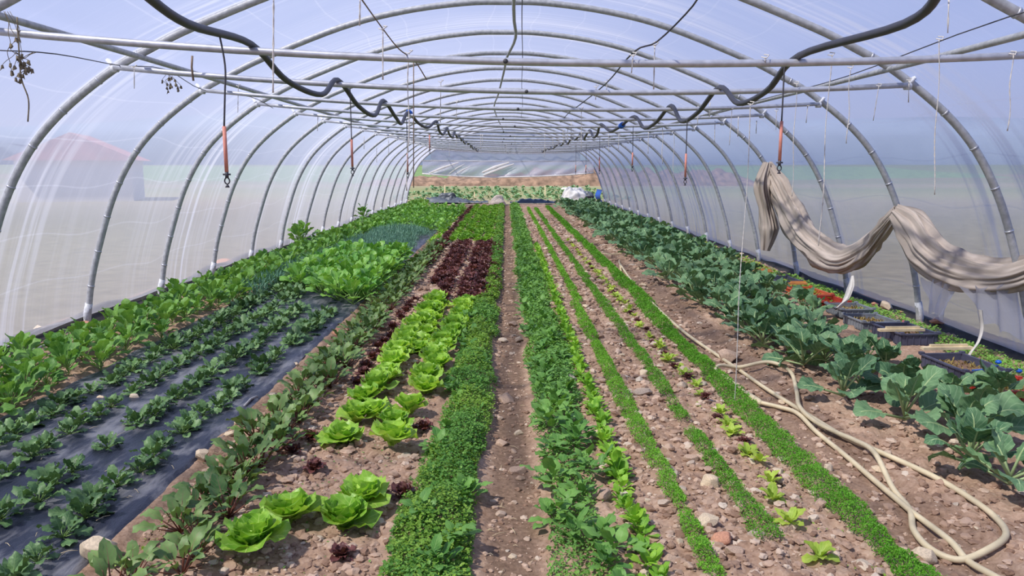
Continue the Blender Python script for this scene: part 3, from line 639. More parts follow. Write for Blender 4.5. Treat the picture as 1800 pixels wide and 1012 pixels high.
# ------------------------------------------------------------------ leaves
def leaf_geo(L, Wd, az, elev, curl, cup=.15, ruf=.0, nr=7, nc=5, shape='ovate', twist=0, off=(0, 0, 0), rseed=0, petiole=0.0):
    """one blade bending outward; returns V, F, UV and the petiole/midrib path"""
    t = np.linspace(0, 1, nr + 1); ds = L / nr
    el = elev - curl * t * t; r = np.concatenate([[0], np.cumsum(np.cos(el[:-1]) * ds)]); z = np.concatenate([[0], np.cumsum(np.sin(el[:-1]) * ds)])
    pr0 = math.cos(elev) * petiole; pz0 = math.sin(elev) * petiole; r = r + pr0; z = z + pz0
    if shape == 'ovate': w = np.sin(PI * np.clip(t, 0.02, .985) ** .8) ** .75
    elif shape == 'obovate': w = (np.sin(PI * np.clip(t, .03, .975) ** 1.35)) ** .7
    elif shape == 'round': w = (1 - (2 * np.clip(t, .02, .98) - 1) ** 2) ** .5
    elif shape == 'head': w = .35 + .75 * np.sin(PI * .5 * np.minimum(1, t * 1.35)); w[-1] *= .75
    elif shape == 'arrow': w = np.where(t < .15, t / .15, (1 - (t - .15) / .85) ** .6); w[-1] = .04
    else: w = np.sin(PI * np.clip(t, .05, .95)) ** .5
    u = np.linspace(-1, 1, nc)
    U, T = np.meshgrid(u, t); Wm = w[:, None] * Wd / 2
    side = U * Wm; up = cup * Wd * (U ** 2) * w[:, None]
    if ruf: up = up + ruf * Wd * np.sin(T * 19 + rseed * 3.1 + U * 2) * np.abs(U) ** 1.5
    tw = twist * T; side2 = side * np.cos(tw) ; up = up + side * np.sin(tw)
    ce = np.cos(el)[:, None]; se = np.sin(el)[:, None]
    RR = r[:, None] - se * up; ZZ = z[:, None] + ce * up
    ca, sa = math.cos(az), math.sin(az)
    X = RR * ca - side2 * sa + off[0]; Y = RR * sa + side2 * ca + off[1]
    V = np.stack([X, Y, ZZ + off[2]], -1).reshape(-1, 3)
    i, j = np.meshgrid(np.arange(nc - 1), np.arange(nr)); a = j * nc + i
    F = np.stack([a, a + 1, a + 1 + nc, a + nc], -1).reshape(-1, 4)
    uv = np.stack([(U + 1) / 2, T], -1).reshape(-1, 2)
    mid = np.stack([r * ca + off[0], r * sa + off[1], z + off[2]], 1)
    return V, F, uv, mid
def plant_mesh(name, leaves, mat, stemmat=None, stem_r=.003, ribfrac=.0):
    """leaves: list of dicts for leaf_geo -> (foliage mesh, stalk mesh or None)"""
    mb = MB(); sb = MB()
    for d in leaves:
        V, F, uv, mid = leaf_geo(**d); mb.add(V, F, uv)
        if stemmat:
            k = max(1, int(len(mid) * ribfrac)); P = [np.array(d.get('off', (0, 0, 0)), float)] + list(mid[:k + 1] - [0, 0, .0 if ribfrac == 0 else .002])
            if np.linalg.norm(P[0] - P[1]) < 1e-4: P = P[1:]
            if len(P) < 2: P = list(mid[:2])
            rr = np.linspace(stem_r, stem_r * .45, len(P)); tube(sb, P, rr, 5)
    return mb.me(name + '_foliage', mat), (sb.me(name + '_stalk', stemmat) if stemmat and sb.n else None)

def variants(kind, n, fn):
    out = []
    for i in range(n):
        rr = random.Random(hash_str(kind) + i * 7); out.append(fn(rr))
    return out
def hash_str(s): return sum(ord(c) * (i + 3) for i, c in enumerate(s))
PLANTS = {}
def register(kind, n, fn, mat, stem=None, sr=.003, rf=0.0, parts=('foliage', 'stalk')):
    PLANTS[kind] = [plant_mesh(kind, ls, M[mat], M[stem] if stem else None, sr, rf) for ls in variants(kind, n, fn)]
PROTO = {}
COUNT = {}
def plant(kind, name, x, y, sc, label, cat, group, zoff=0.0, parts=True, tilt=.1, alt=('foliage', 'stalk')):
    vi = R.randrange(len(PLANTS[kind])); fol, st = PLANTS[kind][vi]
    loc = (x, y, gh(x, y) + zoff); rz = R.uniform(0, 2 * PI); COUNT[name] = COUNT.get(name, 0) + 1
    if st is not None:
        if parts:
            key = (kind, vi, name)
            if key not in PROTO:
                r = bpy.data.objects.new(name, None); COL.objects.link(r)
                a = link(alt[0], fol, r); b = link(alt[1], st, r); PROTO[key] = (r, [a, b])
            else:
                pr, kids = PROTO[key]; r = dup(pr, kids=kids)
        else: r = link(name, joined(kind, vi))
    else: r = link(name, fol)
    s = sc * R.uniform(.93, 1.07)
    r.location = loc; r.rotation_euler = (R.uniform(-tilt, tilt), R.uniform(-tilt, tilt), rz); r.scale = (s, s, s * R.uniform(.92, 1.08))
    tag(r, label, cat)
    if group: r['group'] = group
    elif 'group' in r.keys(): del r['group']
    return r
JOIN = {}
def joined(kind, vi):
    if (kind, vi) in JOIN: return JOIN[(kind, vi)]
    fol, st = PLANTS[kind][vi]; mb = MB(); 
    for k, me in enumerate((fol, st)):
        v = np.zeros(len(me.vertices) * 3, np.float32); me.vertices.foreach_get('co', v); v = v.reshape(-1, 3)
        uvl = np.zeros(len(me.loops) * 2, np.float32); me.uv_layers[0].data.foreach_get('uv', uvl); li = np.zeros(len(me.loops), np.int32); me.loops.foreach_get('vertex_index', li)
        uv = np.zeros((len(v), 2)); uv[li] = uvl.reshape(-1, 2)
        fs = {}
        for p in me.polygons: fs.setdefault(len(p.vertices), []).append(tuple(p.vertices))
        b = mb.n; first = True
        for n_, l in fs.items():
            if first: mb.add(v, np.array(l), uv, k); first = False
            else: mb.F.append(np.array(l) + b); mb.M += [k] * len(l)
    # material order must follow the order faces are written
    me = mb.me(kind + '_plant', [fol.materials[0], st.materials[0]]); JOIN[(kind, vi)] = me; return me

GA = 2.39996
def kale_l(rr):
    ls = []; n = rr.randint(8, 11)
    for i in range(n):
        f = i / n; L = .15 + .07 * rr.random() - .05 * f
        ls.append(dict(L=L, Wd=L * rr.uniform(.8, 1.02), az=i * GA + rr.uniform(-.6, .6), elev=.3 + 1.1 * f + rr.uniform(-.3, .3), curl=rr.uniform(.5, 2.3) - .6 * f, cup=rr.uniform(-.12, .2), ruf=.06, nr=9, nc=7,
                       shape='round' if rr.random() < .5 else 'ovate', twist=rr.uniform(-1.1, 1.1), off=(0, 0, .04 + .05 * f), rseed=i, petiole=.15 * (1 - .6 * f) * rr.uniform(.6, 1.1) + .02))
    return ls
register('kale', 6, kale_l, 'kale', 'kale_stem', .0075, .75)
def greens_l(rr):
    ls = []; n = rr.randint(14, 18)
    for i in range(n):
        f = i / n; L = .13 + .05 * rr.random() - .03 * f
        ls.append(dict(L=L, Wd=L * rr.uniform(.62, .85), az=i * GA + rr.uniform(-.3, .3), elev=.45 + 1.0 * f + rr.uniform(-.15, .15), curl=rr.uniform(.6, 1.7), cup=rr.uniform(-.05, .14), ruf=.05, nr=6, nc=5,
                       shape='obovate', twist=rr.uniform(-.7, .7), off=(0, 0, .02 + .09 * f), rseed=i, petiole=.08 + .05 * rr.random()))
    return ls
register('greens', 6, greens_l, 'greens', 'greens_stem', .004, .3)
register('bright', 4, greens_l, 'bright', 'greens_stem', .005, .4)
def spinach_l(rr):
    ls = []; n = rr.randint(13, 17)
    for i in range(n):
        f = i / n; L = .06 + .035 * rr.random()
        ls.append(dict(L=L, Wd=L * rr.uniform(.58, .8), az=i * GA + rr.uniform(-.3, .3), elev=.15 + 1.15 * f + rr.uniform(-.1, .1), curl=rr.uniform(.3, 1.9), cup=rr.uniform(-.3, .1), ruf=.12, nr=8, nc=5,
                       shape='round', twist=rr.uniform(-1.0, 1.0), off=(0, 0, .008), rseed=i, petiole=.035 + .025 * rr.random()))
    return ls
register('spinach', 6, spinach_l, 'spinach', 'spinach_stem', .0028, .3)
def beet_l(rr):
    ls = []; n = rr.randint(9, 12)
    for i in range(n):
        f = i / n; L = .075 + .03 * rr.random()
        ls.append(dict(L=L, Wd=L * rr.uniform(.42, .6), az=i * GA + rr.uniform(-.3, .3), elev=.5 + .8 * f + rr.uniform(-.15, .15), curl=rr.uniform(.9, 2.0), cup=rr.uniform(-.1, .12), ruf=.08, nr=6, nc=5,
                       shape='ovate', twist=rr.uniform(-.8, .8), off=(0, 0, .005), rseed=i, petiole=.065 + .03 * rr.random()))
    return ls
register('beet', 6, beet_l, 'beet', 'beet_stem', .0032, .35)
def lett_outer(rr):
    ls = []; n = 13
    for i in range(n):
        f = i / n; L = .125 - .03 * f + .015 * rr.random()
        ls.append(dict(L=L, Wd=L * rr.uniform(.95, 1.15), az=i * GA + rr.uniform(-.2, .2), elev=.62 + .6 * f + rr.uniform(-.12, .12), curl=rr.uniform(.6, 1.5) - 1.0 * f, cup=rr.uniform(.12, .28), ruf=.09, nr=7, nc=7, shape='head', off=(0, 0, .012 + .02 * f), rseed=i))
    return ls
def lett_heart(rr):
    ls = []; n = 9
    for i in range(n):
        f = i / n; L = .085 - .03 * f
        ls.append(dict(L=L, Wd=L * rr.uniform(.9, 1.2), az=i * GA + rr.uniform(-.3, .3), elev=1.1 + .35 * f, curl=-.5 - .7 * rr.random(), cup=.3, ruf=.09, nr=6, nc=7, shape='head', off=(.01 * math.cos(i * GA), .01 * math.sin(i * GA), .03), rseed=i))
    return ls
def reg2(kind, n, fo, fh, mo, mh):
    PLANTS[kind] = []
    for a, b in zip(variants(kind, n, fo), variants(kind + 'h', n, fh)):
        PLANTS[kind].append((plant_mesh(kind, a, M[mo])[0], plant_mesh(kind + '_heart', b, M[mh])[0]))
reg2('lettuce', 5, lett_outer, lett_heart, 'lettuce', 'lettuce_heart')
reg2('mid_lettuce', 4, lett_outer, lett_heart, 'mid_lettuce', 'mid_lettuce')
def red_l(rr):
    ls = []; n = 15
    for i in range(n):
        f = i / n; L = .085 + .03 * rr.random() - .02 * f
        ls.append(dict(L=L, Wd=L * rr.uniform(.55, .8), az=i * GA + rr.uniform(-.3, .3), elev=.3 + 1.0 * f + rr.uniform(-.1, .1), curl=rr.uniform(.1, 1.2) - .6 * f, cup=rr.uniform(.0, .2), ruf=.16, nr=8, nc=5, shape='obovate', off=(0, 0, .01), rseed=i))
    return ls
register('red', 5, red_l, 'red')
def young_l(rr):
    ls = []; n = rr.randint(7, 9)
    for i in range(n):
        f = i / n; L = .07 + .025 * rr.random()
        ls.append(dict(L=L, Wd=L * rr.uniform(.45, .62), az=i * GA + rr.uniform(-.3, .3), elev=.35 + .9 * f, curl=rr.uniform(.5, 1.4), cup=rr.uniform(-.05, .2), ruf=.08, nr=6, nc=5, shape='obovate', off=(0, 0, .006), rseed=i))
    return ls
register('young', 5, young_l, 'young_lettuce')
def rocket_l(rr):
    ls = []; n = rr.randint(10, 14)
    for i in range(n):
        f = i / n; L = .05 + .025 * rr.random()
        ls.append(dict(L=L, Wd=L * rr.uniform(.4, .6), az=i * GA + rr.uniform(-.4, .4), elev=.3 + 1.1 * f + rr.uniform(-.15, .15), curl=rr.uniform(.4, 1.5), cup=rr.uniform(-.1, .15), ruf=.08, nr=5, nc=4, shape='obovate', off=(rr.uniform(-.012, .012), rr.uniform(-.012, .012), .004), rseed=i, petiole=.02 * rr.random()))
    return ls
register('rocket', 5, rocket_l, 'rocket')
def weed_l(rr):
    ls = []; n = rr.randint(12, 17)
    for i in range(n):
        f = i / n; L = .045 + .035 * rr.random()
        ls.append(dict(L=L, Wd=L * rr.uniform(.5, .8), az=i * GA + rr.uniform(-.5, .5), elev=.1 + 1.0 * rr.random(), curl=rr.uniform(.3, 1.5), cup=rr.uniform(-.12, .12), ruf=.09, nr=5, nc=4, shape='ovate', off=(rr.uniform(-.03, .03), rr.uniform(-.03, .03), .01 + .05 * rr.random()), rseed=i, petiole=.02 + .02 * rr.random()))
    return ls
register('weed', 6, weed_l, 'weed')

# stuff: a mass of small leaflets inside a region
def leaf_mass(name, mats, regions, label, cat, seed, extra=None):
    """regions: (x0, x1, y0, y1, height, density per m2, leaflet length, aspect, upright)"""
    g = np.random.default_rng(seed); Vs, Fs, Us, Ms = [], [], [], []; n0 = 0
    for (x0, x1, y0, y1, hgt, dens, L0, asp, upr, mi) in regions:
        n = int((x1 - x0) * (y1 - y0) * dens)
        if n <= 0: continue
        u = g.random(n) * 2 - 1; cx = (x0 + x1) / 2; hw = (x1 - x0) / 2
        y = y0 + (y1 - y0) * g.random(n)
        wv = .72 + .5 * vnoise(y * 2.3, y * 0 + seed, seed); x = cx + u * hw * wv + .05 * hw * np.sin(y * 2 + seed)
        keep = (vnoise(x * 9, y * 5, seed + 3) * .7 + .3 * vnoise(x * 31, y * 31, seed + 5) + .38 * (1 - u * u)) > .42; x, y, u = x[keep], y[keep], u[keep]; n = len(x)
        top = hgt * (1 - .6 * np.abs(u) ** 2) * (.6 + .7 * vnoise(x * 7, y * 7, seed + 1)); z = ground_h(x, y) + .004 + top * g.random(n) ** .5
        az = g.random(n) * 2 * PI; el = upr + (g.random(n) - .4) * 1.1; L = L0 * (.6 + .7 * g.random(n)); w = L * asp * .5
        dx, dy, dz = np.cos(az) * np.cos(el), np.sin(az) * np.cos(el), np.sin(el); sx_, sy_ = -np.sin(az), np.cos(az)
        tiltr = (g.random(n) - .5) * .9
        P = np.stack([x, y, z], 1); D = np.stack([dx, dy, dz], 1); Sd = np.stack([sx_, sy_, tiltr], 1)
        a = P; b = P + D * (L * .45)[:, None] + Sd * w[:, None]; c = P + D * L[:, None] - np.array([0, 0, 1]) * (L * .25)[:, None]; d = P + D * (L * .45)[:, None] - Sd * w[:, None]
        V = np.stack([a, b, c, d], 1).reshape(-1, 3); F = np.arange(n * 4).reshape(-1, 4) + n0; n0 += n * 4
        uv = np.tile(np.array([[.5, 0], [1, .45], [.5, 1], [0, .45]]), (n, 1)); Vs.append(V); Fs.append(F); Us.append(uv); Ms.append(np.where(vnoise(x * 4, y * 2.2, seed + 9) * .75 + .25 * g.random(n) > .5, mi, (mi + 1) % 2) if name in ('parsley_bed', 'seedling_bed') else np.full(n, mi))
    me = mesh_from(name, np.concatenate(Vs), np.concatenate(Fs), [M[m] for m in mats], np.concatenate(Us), np.concatenate(Ms), False)
    o = link(name, me); tag(o, label, cat, kind='stuff'); return o
def lod(x0, x1, hgt, dens, L, asp, upr, mi=0, ys=(2.2, 33)):
    """the same band cut along its length, leaflets coarser where far"""
    out = []; cuts = [ys[0], 3.5, 5, 7, 10, 15, 22, ys[1]]
    cuts = [c for c in cuts if ys[0] <= c <= ys[1]]
    cuts = sorted(set(cuts))
    for a, b in zip(cuts[:-1], cuts[1:]):
        s = max(1, (a / 4.0) ** .75); out.append((x0, x1, a, b, hgt, dens / s ** 2, L * s, asp, upr, mi))
    return out

# --- beds of small herbs
leaf_mass('parsley_bed', ['parsley', 'chickweed', 'weed'], lod(-.42, -.09, .1, 22000, .017, .8, .35, 0, (4.2, 9.2)) + lod(-.27, -.07, .1, 22000, .017, .8, .35, 0, (9.2, 33)) + lod(-.52, -.1, .06, 24000, .012, .9, .25, 1, (2.2, 4.3)) + lod(-.5, -.11, .11, 9000, .02, .75, .4, 0, (2.2, 4.3)),
          'dense band of small-leaved parsley and chickweed along the bed edge left of the bare middle path', 'herbs', 11)
leaf_mass('seedling_bed', ['weed', 'parsley'], lod(.17, .46, .05, 7500, .02, .65, .45, 0, (2.2, 5.0)) + lod(.17, .54, .09, 12000, .022, .65, .45, 0, (5.0, 33)) + lod(.2, .55, .07, 5000, .02, .65, .4, 1, (5.5, 33)),
          'dense band of young leafy herbs along the bed edge right of the bare middle path', 'herbs', 12)
leaf_mass('carrot_row', ['carrot'], lod(.745, .86, .06, 42000, .013, .42, .7, 0, (2.3, 9)) + lod(.80, .90, .055, 30000, .015, .42, .7, 0, (9, 30)),
          'narrow row of feathery green carrot tops beside the bright salad row', 'carrots', 13)
leaf_mass('carrot_row', ['carrot'], lod(1.065, 1.17, .06, 40000, .013, .42, .7, 0, (3.1, 4.55)) + lod(1.07, 1.17, .055, 34000, .013, .42, .7, 0, (4.7, 5.1)) + lod(1.075, 1.185, .06, 36000, .013, .42, .7, 0, (5.25, 30)),
          'broken middle row of feathery carrot tops, second of the three carrot rows', 'carrots', 14)
leaf_mass('carrot_row', ['carrot'], lod(1.49, 1.65, .075, 44000, .014, .42, .7, 0, (2.7, 9)) + lod(1.54, 1.74, .075, 36000, .015, .42, .7, 0, (9, 31)),
          'widest and brightest row of carrot tops beside the trodden strip with the hose', 'carrots', 15)
leaf_mass('onion_bed', ['onion'], [(-3.2, -1.85, 12.6, 18.9, .17, 1700, .16, .07, 1.1, 0), (-3.35, -2.95, 9.4, 12.8, .15, 1900, .14, .07, 1.1, 0), (-2.9, -2.55, 11.5, 13, .15, 1700, .14, .07, 1.1, 0)],
          'bluish green block of thin upright onion leaves behind the pak choi patch', 'onions', 16)
leaf_mass('side_weeds', ['parsley', 'yellow_weed', 'weed'], lod(3.78, 4.18, .06, 4200, .024, .7, .4, 0, (5, 11)) + lod(3.6, 4.15, .05, 700, .026, .7, .35, 1, (9, 33)) + lod(3.75, 4.15, .05, 1800, .026, .7, .35, 0, (11, 20)) + lod(3.3, 3.9, .05, 900, .02, .7, .35, 2, (4.3, 5.6)),
          'low green and yellowing weeds between the crates and the plastic side', 'weeds', 17)
leaf_mass('tiny_weeds', ['chickweed', 'weed'], lod(-1.62, -1.5, .02, 500, .018, .6, .3, 0, (2.4, 7)) + lod(.25, .5, .02, 300, .018, .6, .3, 1, (2.3, 7)) + lod(-1.3, -.5, .012, 130, .016, .6, .3, 1, (2.4, 9)) + lod(1.2, 1.5, .02, 160, .018, .6, .3, 0, (2.4, 9)),
          'scattered tiny weeds sprouting on the bare soil', 'weeds', 18)

# --- leafy greens by the left film
def walk(y0, y1, step, jit=.1):
    y = y0
    while y < y1:
        yield y + R.uniform(-jit, jit) * step; y += step * (1 + .5 * max(0, (y - 8) / 25))
for xx, st, sc in ((-3.76, .27, .86), (-3.5, .27, .95), (-3.24, .27, .9)):
    for y in walk(3.6, 33, st):
        near = y < 7
        plant('greens', 'turnip_green', xx + R.uniform(-.07, .07), y, sc * R.uniform(.78, 1.05), 'leafy turnip green in the %s band beside the left plastic side' % ('front of the' if near else 'long'), 'leafy greens', 'turnip greens near the camera' if near else 'turnip greens farther back', parts=y < 14)
for x, y, s in ((-3.95, 15.3, 1.35), (-3.98, 15.0, 1.2), (-3.98, 22, 1.3)): plant('greens', 'turnip_green', x, y, s, 'tall bolting turnip green rising above the band, against the film', 'leafy greens', 'tall bolting greens', .12)
# --- spinach on black mulch
ri = 0
for xx, y1, nm in ((-1.93, 12.2, 'row nearest the soil walkway'), (-2.26, 12.0, 'second row from the soil walkway'), (-2.61, 12.3, 'third row from the soil walkway'), (-2.93, 11.5, 'row nearest the turnip greens')):
    for y in walk(2.45, y1, .185, .18):
        if 8.7 < y and xx > -2.4: continue
        if R.random() < .06: continue
        plant('spinach', 'spinach_plant', xx + R.uniform(-.035, .035), y, R.uniform(.74, 1.06) * (1 + .25 * min(1, max(0, y - 5) / 4)), 'dark green spinach growing through black plastic in the ' + nm, 'spinach', 'spinach in the ' + nm, zoff=.012, parts=y < 8)
# --- pak choi patch and far leafy patch
for y in walk(8.95, 13.4, .27):
    for x in (-2.72, -2.45, -2.18, -1.92, -1.7):
        if x < -2.3 + (9.6 - y) * .7 and y < 9.8: continue
        plant('bright', 'pak_choi', x + R.uniform(-.06, .06), y, 1.15, 'bright green broad-leaved pak choi in the dense raised patch behind the spinach', 'pak choi', 'pak choi patch')
for y in walk(19.2, 29.5, .42):
    for x in (-3.25, -2.95, -2.6, -2.25, -1.9, -1.6): plant('bright', 'leafy_green', x + R.uniform(-.08, .08), y, .9, 'mid green leafy plant in the far block behind the onions', 'leafy greens', 'far leafy block', parts=False)
# --- beets
for xx in (-1.42, -1.30):
    for y in walk(2.5, 15.5, .17, .25):
        if R.random() < .08: continue
        plant('beet', 'beet_plant', xx + R.uniform(-.04, .04), y, R.uniform(.9, 1.3), 'young beet with red stalks in the row between walkway and lettuces', 'beet', 'young beets in their row', parts=y < 8)
for y in walk(16.5, 30, .22): plant('rocket', 'salad_seedling', -1.56 + R.uniform(-.06, .06), y, 1.5, 'small bright salad plant in the thin far row beside the red lettuces', 'salad', 'thin far salad row')
# --- green lettuces
def lett(x, y, sc, label, group=None, kind='lettuce'): return plant(kind, 'lettuce', x, y, sc * 1.1, label, 'lettuce', group, zoff=.0, alt=('outer_leaves', 'heart'))
for (px, py, sc, lb) in ((450, 985, 1.0, 'bright green lettuce at the near end of the outer row, closest to the camera'), (512, 925, .95, 'bright green lettuce second from the near end of the outer row'),
                         (605, 935, 1.0, 'bright green lettuce at the near end of the inner row'), (640, 900, 1.0, 'bright green lettuce just behind the nearest one of the inner row')):
    g_ = gnd(px, py); lett(g_[0], g_[1], sc, lb)
for (px, py) in ((600, 782), (628, 748), (660, 745)): g_ = gnd(px, py); lett(g_[0], g_[1], .95, 'bright green lettuce of the cluster starting behind the gap in the outer row', 'lettuces behind the gap, outer row')
for (px, py) in ((690, 800), (690, 765), (720, 738)): g_ = gnd(px, py); lett(g_[0], g_[1], .92, 'bright green lettuce of the cluster starting behind the gap in the inner row', 'lettuces behind the gap, inner row')
for y in walk(5.15, 9.3, .21): lett(-.93 + .03 * (y - 5) + R.uniform(-.03, .03), y, .97, 'bright green lettuce farther along the outer of the two rows', 'lettuces farther along, outer row')
for y in walk(5.3, 9.0, .21): lett(-.58 + .03 * (y - 5) + R.uniform(-.03, .03), y, .97, 'bright green lettuce farther along the inner of the two rows', 'lettuces farther along, inner row')
for y in walk(6.6, 9, .3): lett(-.74, y, .8, 'bright green lettuce squeezed between the two long rows', 'lettuces between rows')
for y in walk(16.6, 31, .33):
    for x in (-1.12, -.86, -.62, -.4): plant('mid_lettuce', 'lettuce', x + R.uniform(-.04, .04), y, 1.0, 'mid green lettuce in the far block behind the red lettuces', 'lettuce', 'far lettuce block', parts=False)
# --- red lettuces
for (px, py, lb) in ((545, 775, 'dark red lettuce just left of the first lettuce cluster'), (515, 800, 'dark red lettuce nearest the beet row, on bare clods'), (552, 838, 'small dark red lettuce alone in the gap between lettuces'), (708, 885, 'brown red lettuce in the gap beside the herb band'),
                     (600, 985, 'small red lettuce tucked at the foot of the nearest green lettuces'), (745, 762, 'dark red lettuce behind the inner green lettuce cluster')):
    g_ = gnd(px, py); plant('red', 'red_lettuce', g_[0], g_[1], .72, lb, 'red lettuce', None)
for y in walk(5.6, 9.3, .24): plant('red', 'red_lettuce', -1.1 + R.uniform(-.03, .03), y, .8, 'dark red lettuce in the thin line between beets and green lettuces', 'red lettuce', 'thin line of red lettuces')
for y in walk(9.35, 16.2, .24):
    for x in (-.95, -.78, -.52, -.33, -.2):
        if x < -.9 and y < 10.5: continue
        plant('red', 'red_lettuce', x + R.uniform(-.03, .03), y, 1.15 if x > -.25 else 1.3, 'dark red loose-leaf lettuce in the dense purple block', 'red lettuce', 'dense red block')
for y in walk(12.5, 31, .2):
    plant('red', 'red_lettuce', -1.28 + R.uniform(-.06, .06), y, 1.35, 'dark red lettuce in the strip running back to the opening', 'red lettuce', 'long red strip')
# --- herb-band clumps
for y in walk(2.35, 16, .12, .5):
    x = .32 + R.uniform(-.13, .13)
    plant('weed', 'leafy_weed', x, y, R.uniform(.8, 1.25) * (1.15 if y < 5 else 1), 'leafy soft green seedling in the band right of the path', 'weed', 'seedlings right of path')
for y in walk(2.35, 8.6, .22, .5):
    plant('weed', 'leafy_weed', -.27 + R.uniform(-.12, .12), y, R.uniform(.7, 1.15), 'taller broad-leaved weed poking out of the parsley band', 'weed', 'weeds in parsley band')
# --- bright narrow salad row
for y in walk(2.75, 16, .085, .3):
    plant('rocket', 'salad_plant', .57 + .004 * (y - 3) + R.uniform(-.02, .02), y, R.uniform(.85, 1.2), 'bright green salad plant in the narrow dense row among the stones', 'salad', 'narrow bright salad row')
# --- sparse young lettuces
for (px, py, lb) in ((1440, 990, 'yellow green young lettuce nearest the camera in the sparse row'), (1388, 930, 'yellow green young lettuce second in the sparse row'), (1358, 890, 'small yellow green young lettuce third in the sparse row')):
    g_ = gnd(px, py); plant('young', 'young_lettuce', g_[0], g_[1], 1.05, lb, 'young lettuce', None)
for i, y in enumerate(walk(3.7, 17, .15, .35)):
    if i % 3 == 1: plant('red', 'young_red_lettuce', 1.355 + R.uniform(-.03, .03), y, .5, 'small reddish young lettuce in the sparse row between two carrot rows', 'young lettuce', 'reddish young lettuces')
    elif R.random() < .8: plant('young', 'young_lettuce', 1.355 + R.uniform(-.03, .03), y, R.uniform(.7, 1.0), 'small yellow green young lettuce farther along the sparse row', 'young lettuce', 'sparse young lettuces')
# --- kale bed
KL = [(1700, 838, 1.0, 'big blue green kale nearest the camera, beside the hose loop'), (1770, 870, .95, 'blue green kale at the picture corner behind the hose loop'), (1590, 752, 1.05, 'blue green kale with upright pale leaf, second from the camera'), (1755, 720, .95, 'blue green kale in front of the red crate'),
      (1510, 690, 1.0, 'blue green kale on the near inner edge of the kale bed')]
kxy = []
for px, py, s, lb in KL:
    g_ = gnd(px, py); kxy.append(g_[:2]); plant('kale', 'kale_plant', g_[0], g_[1], s, lb, 'kale', None, tilt=.06)
for xx, y0, st in ((2.3, 4.85, .36), (2.62, 4.3, .38), (2.9, 4.6, .42), (3.25, 8.2, .42), (3.55, 12.5, .45)):
    for y in walk(y0, 32.5, st, .15):
        x = xx + R.uniform(-.07, .07)
        if min(math.hypot(x - a, y - b) for a, b in kxy) < .25: continue
        plant('kale', 'kale_plant', x, y, R.uniform(.9, 1.12) * (.82 if xx > 2.8 and y < 9 else 1), 'blue green kale with pale ribs in the %s bed beside the crates' % ('near half of the' if y < 10 else 'far half of the'), 'kale', 'kale plants, near half' if y < 10 else 'kale plants, far half', parts=y < 12, tilt=.08)

# ------------------------------------------------------------------ mulch film, stones, clods
def mulch():
    xs = np.linspace(PLX0, PLX1, 60); ys = np.concatenate([np.arange(2.0, 8, .035), np.arange(8, 29, .15)])
    def fz(X, Y):
        e = ss(PLX1 - .16, PLX1, X); r = .008 * (vnoise(X * 5, Y * 5, 51) - .5) + e * .012 * np.sin((X - Y * .18) * 150) * vnoise(X * 3, Y * 4, 55) + .006 * (vnoise(X * 22, Y * 9, 52) - .5)
        return ground_h(X, Y) + .02 + r - .03 * ss(PLX1 - .03, PLX1, X)
    X, Y = np.meshgrid(xs, ys); X = X + (.035 * (vnoise(Y * 2.2, Y * 0, 53) - .5) + .02 * (vnoise(Y * 9, Y * 0, 54) - .5)) * ss(PLX1 - .4, PLX1, X)
    V = np.stack([X, Y, fz(X, Y)], -1).reshape(-1, 3); nx = len(xs)
    i, j = np.meshgrid(np.arange(nx - 1), np.arange(len(ys) - 1)); a = j * nx + i
    F = np.stack([a, a + 1, a + 1 + nx, a + nx], -1).reshape(-1, 4)
    tag(link('mulch_sheet', mesh_from('mulch_sheet', V, F, M['mulch'])), 'crumpled black plastic mulch sheet laid under the spinach rows', 'plastic sheet')
mulch()
ph = (1 + 5 ** .5) / 2
def ico():
    v = []
    for a in (-1, 1):
        for b in (-ph, ph): v += [(0, a, b), (a, b, 0), (b, 0, a)]
    v = np.array(v, float); v /= np.linalg.norm(v[0]); F = []
    n = len(v); d = np.linalg.norm(v[:, None] - v[None], axis=2); e = d[d > .1].min() * 1.1
    for i in range(n):
        for j in range(i + 1, n):
            for k in range(j + 1, n):
                if d[i, j] < e and d[j, k] < e and d[i, k] < e:
                    q = np.dot(np.cross(v[j] - v[i], v[k] - v[i]), v[i]); F.append((i, j, k) if q > 0 else (i, k, j))
    return v, F
def subdiv(v, F):
    v = [tuple(p) for p in v]; ix = {}; G = []
    def mid(a, b):
        k = (min(a, b), max(a, b))
        if k not in ix: p = np.array(v[a]) + np.array(v[b]); p /= np.linalg.norm(p); v.append(tuple(p)); ix[k] = len(v) - 1
        return ix[k]
    for a, b, c in F: x, y, z = mid(a, b), mid(b, c), mid(c, a); G += [(a, x, z), (b, y, x), (c, z, y), (x, y, z)]
    return np.array(v), G
i0 = ico(); i1 = subdiv(*i0); i2 = subdiv(*i1); i3 = subdiv(*i2)
def stone_mesh(k, mat):
    g = np.random.default_rng(100 + k); v, F = i3; v = v.copy()
    for _ in range(12):
        n = g.normal(size=3); n /= np.linalg.norm(n); dd = v @ n; c = g.uniform(.5, .8); v = v - np.maximum(0, dd - c)[:, None] * n * .95
    v *= 1 + .06 * (vnoise(v[:, 0] * 3 + k, v[:, 1] * 3 + v[:, 2], k)[:, None] - .5)
    v = v * np.array([1, g.uniform(.65, .9), g.uniform(.45, .65)])
    return mesh_from('stone', v, np.array(F), M[mat])
ST = {m: [stone_mesh(k + 10 * q, m) for k in range(8)] for q, m in enumerate(('stone', 'stone_pale', 'brick'))}
